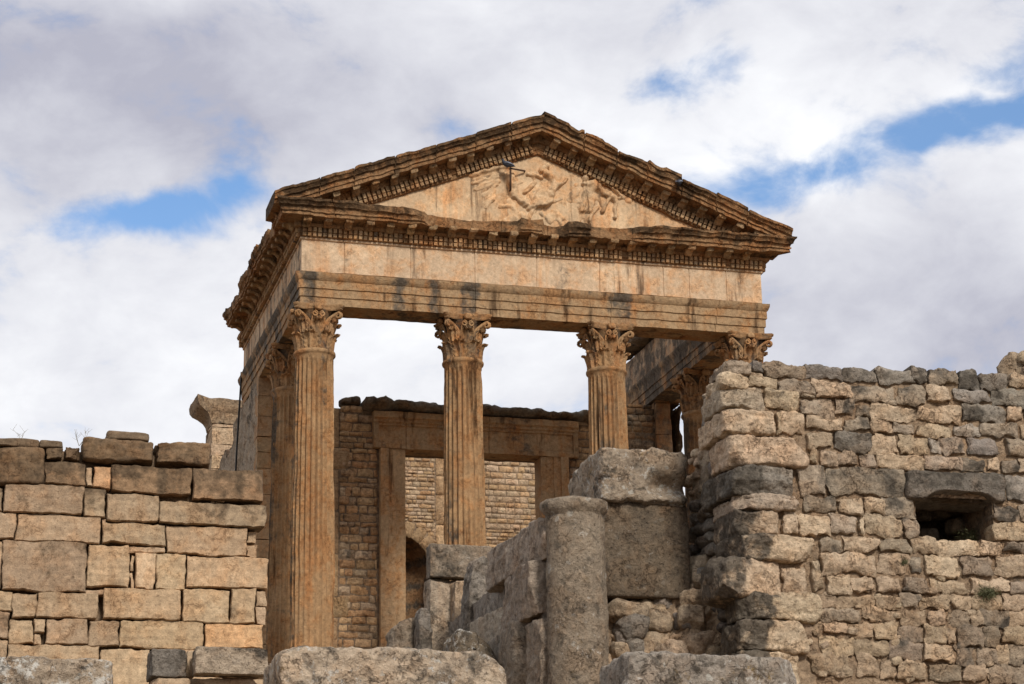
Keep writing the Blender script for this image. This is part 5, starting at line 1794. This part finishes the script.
cblock('plinth_block', (430.5, 498, 545, 577.5), YP, 0.35, GREYW * 0.8, 'dark squared plinth block topping the centre stones below the second column', 'stone block', p=60, rough=0.03, chips=1, seed=140, alpha=0.22,
       afn=lambda V, Q: -0.22 * np.clip(V[..., 0] * 1.2, -1, 1))
cblock('pier_block', (431, 468, 578, 700), YP + 0.03, 0.5, GREYW * 1.15, 'pale upright pier stone directly under the dark plinth block', 'stone block', p=40, rough=0.06, seed=141, alpha=0.06, chips=2)
cblock('pier_slab', (455, 480, 580, 680), YP - 0.25, 0.5, GREYW * 1.15 * np.array([1.05, .98, .9]), 'narrow warm toned slab between the pier stone and the leaning slab', 'stone slab', p=24, rough=0.05, chips=2, seed=149, alpha=0.05)


def lean_warp(V, Q):
    V = V.copy()
    V[..., 0] += 0.10 * V[..., 2]
    V[..., 2] += np.where(V[..., 2] > 0, -0.18 * np.clip(-V[..., 0] * 2, 0, 1), -0.35 * np.clip(-V[..., 0] * 2.0, -1, 1) * 0.5)
    return V


cblock('leaning_slab', (469, 497, 556, 640), -14.2, 0.5, GREY * 1.25, 'leaning pitted grey slab against the end of the terrace wall', 'stone slab', p=14, rough=0.08, seed=142, warp=lean_warp, alpha=0.14)
cblock('small_upright_stone', (419, 433, 607, 690), -13.6, 0.4, GREY * 1.1, 'small grey upright stone left of the pale pier stone', 'stone', p=5, rough=0.06, seed=143)
cblock('sloped_stone', (392, 420, 621, 690), -13.2, 0.5, GREYW * 0.7, 'sloping brown grey stone lowest in front of the temple doorway', 'stone', p=5, rough=0.08, seed=144, warp=lambda V, Q: V + np.stack([0 * V[..., 0], 0 * V[..., 0], np.where(V[..., 2] > 0, 0.35 * V[..., 0], 0)], -1))
cblock('boulder', (452, 508, 628, 735), -17.0, 1.0, GREY * np.array([0.80, 0.72, 0.60]), 'dark rounded boulder with yellow lichen at the foot of the terrace wall', 'boulder', mat='lichen', p=3.6, rough=0.07, seed=145, chips=6, n=28,
       warp=lambda V, Q: V + np.stack([0.25 * np.clip(-V[..., 2], -1, 1) * (V[..., 0] > 0), 0 * V[..., 0], -0.15 * V[..., 0]], -1))

# ================================================================== FOREGROUND BLOCKS
GRP = 'loose blocks along the bottom of the view'


def fgblock(name, r, Y, dep, tint, label, mat='lichen', p=11, rough=0.05, alpha=0.12, seed=0, n=36, warp=None, tilty=0.0, afn=None, chips=2):
    return cblock(name, r, Y, dep, tint, label, 'stone block', mat, p, rough, alpha, seed, tilty, n, warp, 0.0, None, GRP, afn, chips)


fgblock('lichen_block', (-30, 112, 657.5, 735), -25.0, 1.1, GREYW * 1.05, 'block mottled with white and black lichen at the bottom left corner', alpha=0.2, p=20, rough=0.06, seed=201, mat='lichen_heavy')
fgblock('long_block', (280, 507, 648, 740), -26.0, 1.2, GREYW * 1.3, 'very long lichen spotted block lying below the temple columns', p=26, rough=0.06, seed=202, n=56,
        warp=lambda V, Q: V + np.stack([0 * V[..., 0], 0 * V[..., 0], -0.30 * np.clip((V[..., 0] - 1.02) / 0.4, 0, 1) ** 1.5 * (V[..., 2] > 0) - 0.05 * np.clip((-V[..., 0] - 0.9) / 0.3, 0, 1) * (V[..., 2] > 0)], -1))
fgblock('grey_block', (630, 803, 654, 740), -25.0, 1.2, GREY * 1.5, 'grey lichen block at the foot of the right rubble wall', p=22, rough=0.055, seed=203, n=50)
fgblock('dark_block', (151, 187, 648.5, 677), -21.0, 0.55, GREY * 0.95, 'small dark grey block between the corner lichen block and a longer block', mat='grey', p=24, rough=0.045, seed=204, alpha=0.25, chips=1)
fgblock('long_low_block', (196, 268, 648, 673.5), -21.2, 0.4, GREYW * 1.15, 'low block with a dark crusted top left of the long lichen block', mat='grey', p=40, rough=0.03, chips=0, seed=205, alpha=0.10, afn=lambda V, Q: 0.4 * Q[..., 2] + 0.25 * np.clip(V[..., 0], -1, 1))
fgblock('pale_block', (153, 190, 677.5, 720), -21.0, 0.9, SAND * 0.95, 'pale sand block under the small dark grey block', mat='ashlar', p=14, rough=0.03, seed=206, alpha=0.05)
fgblock('sand_block', (190.5, 258, 677.5, 720), -21.0, 0.9, SAND * 0.85, 'brown sand block under the low crusted block', mat='ashlar', p=14, rough=0.03, seed=207, alpha=0.12)
fgblock('upright_sand_block', (186.3, 195, 650, 677), -20.7, 0.6, SAND * 0.95, 'narrow upright sand stone wedged between two dark topped blocks', mat='ashlar', p=12, rough=0.02, seed=208, alpha=0.0, n=16)
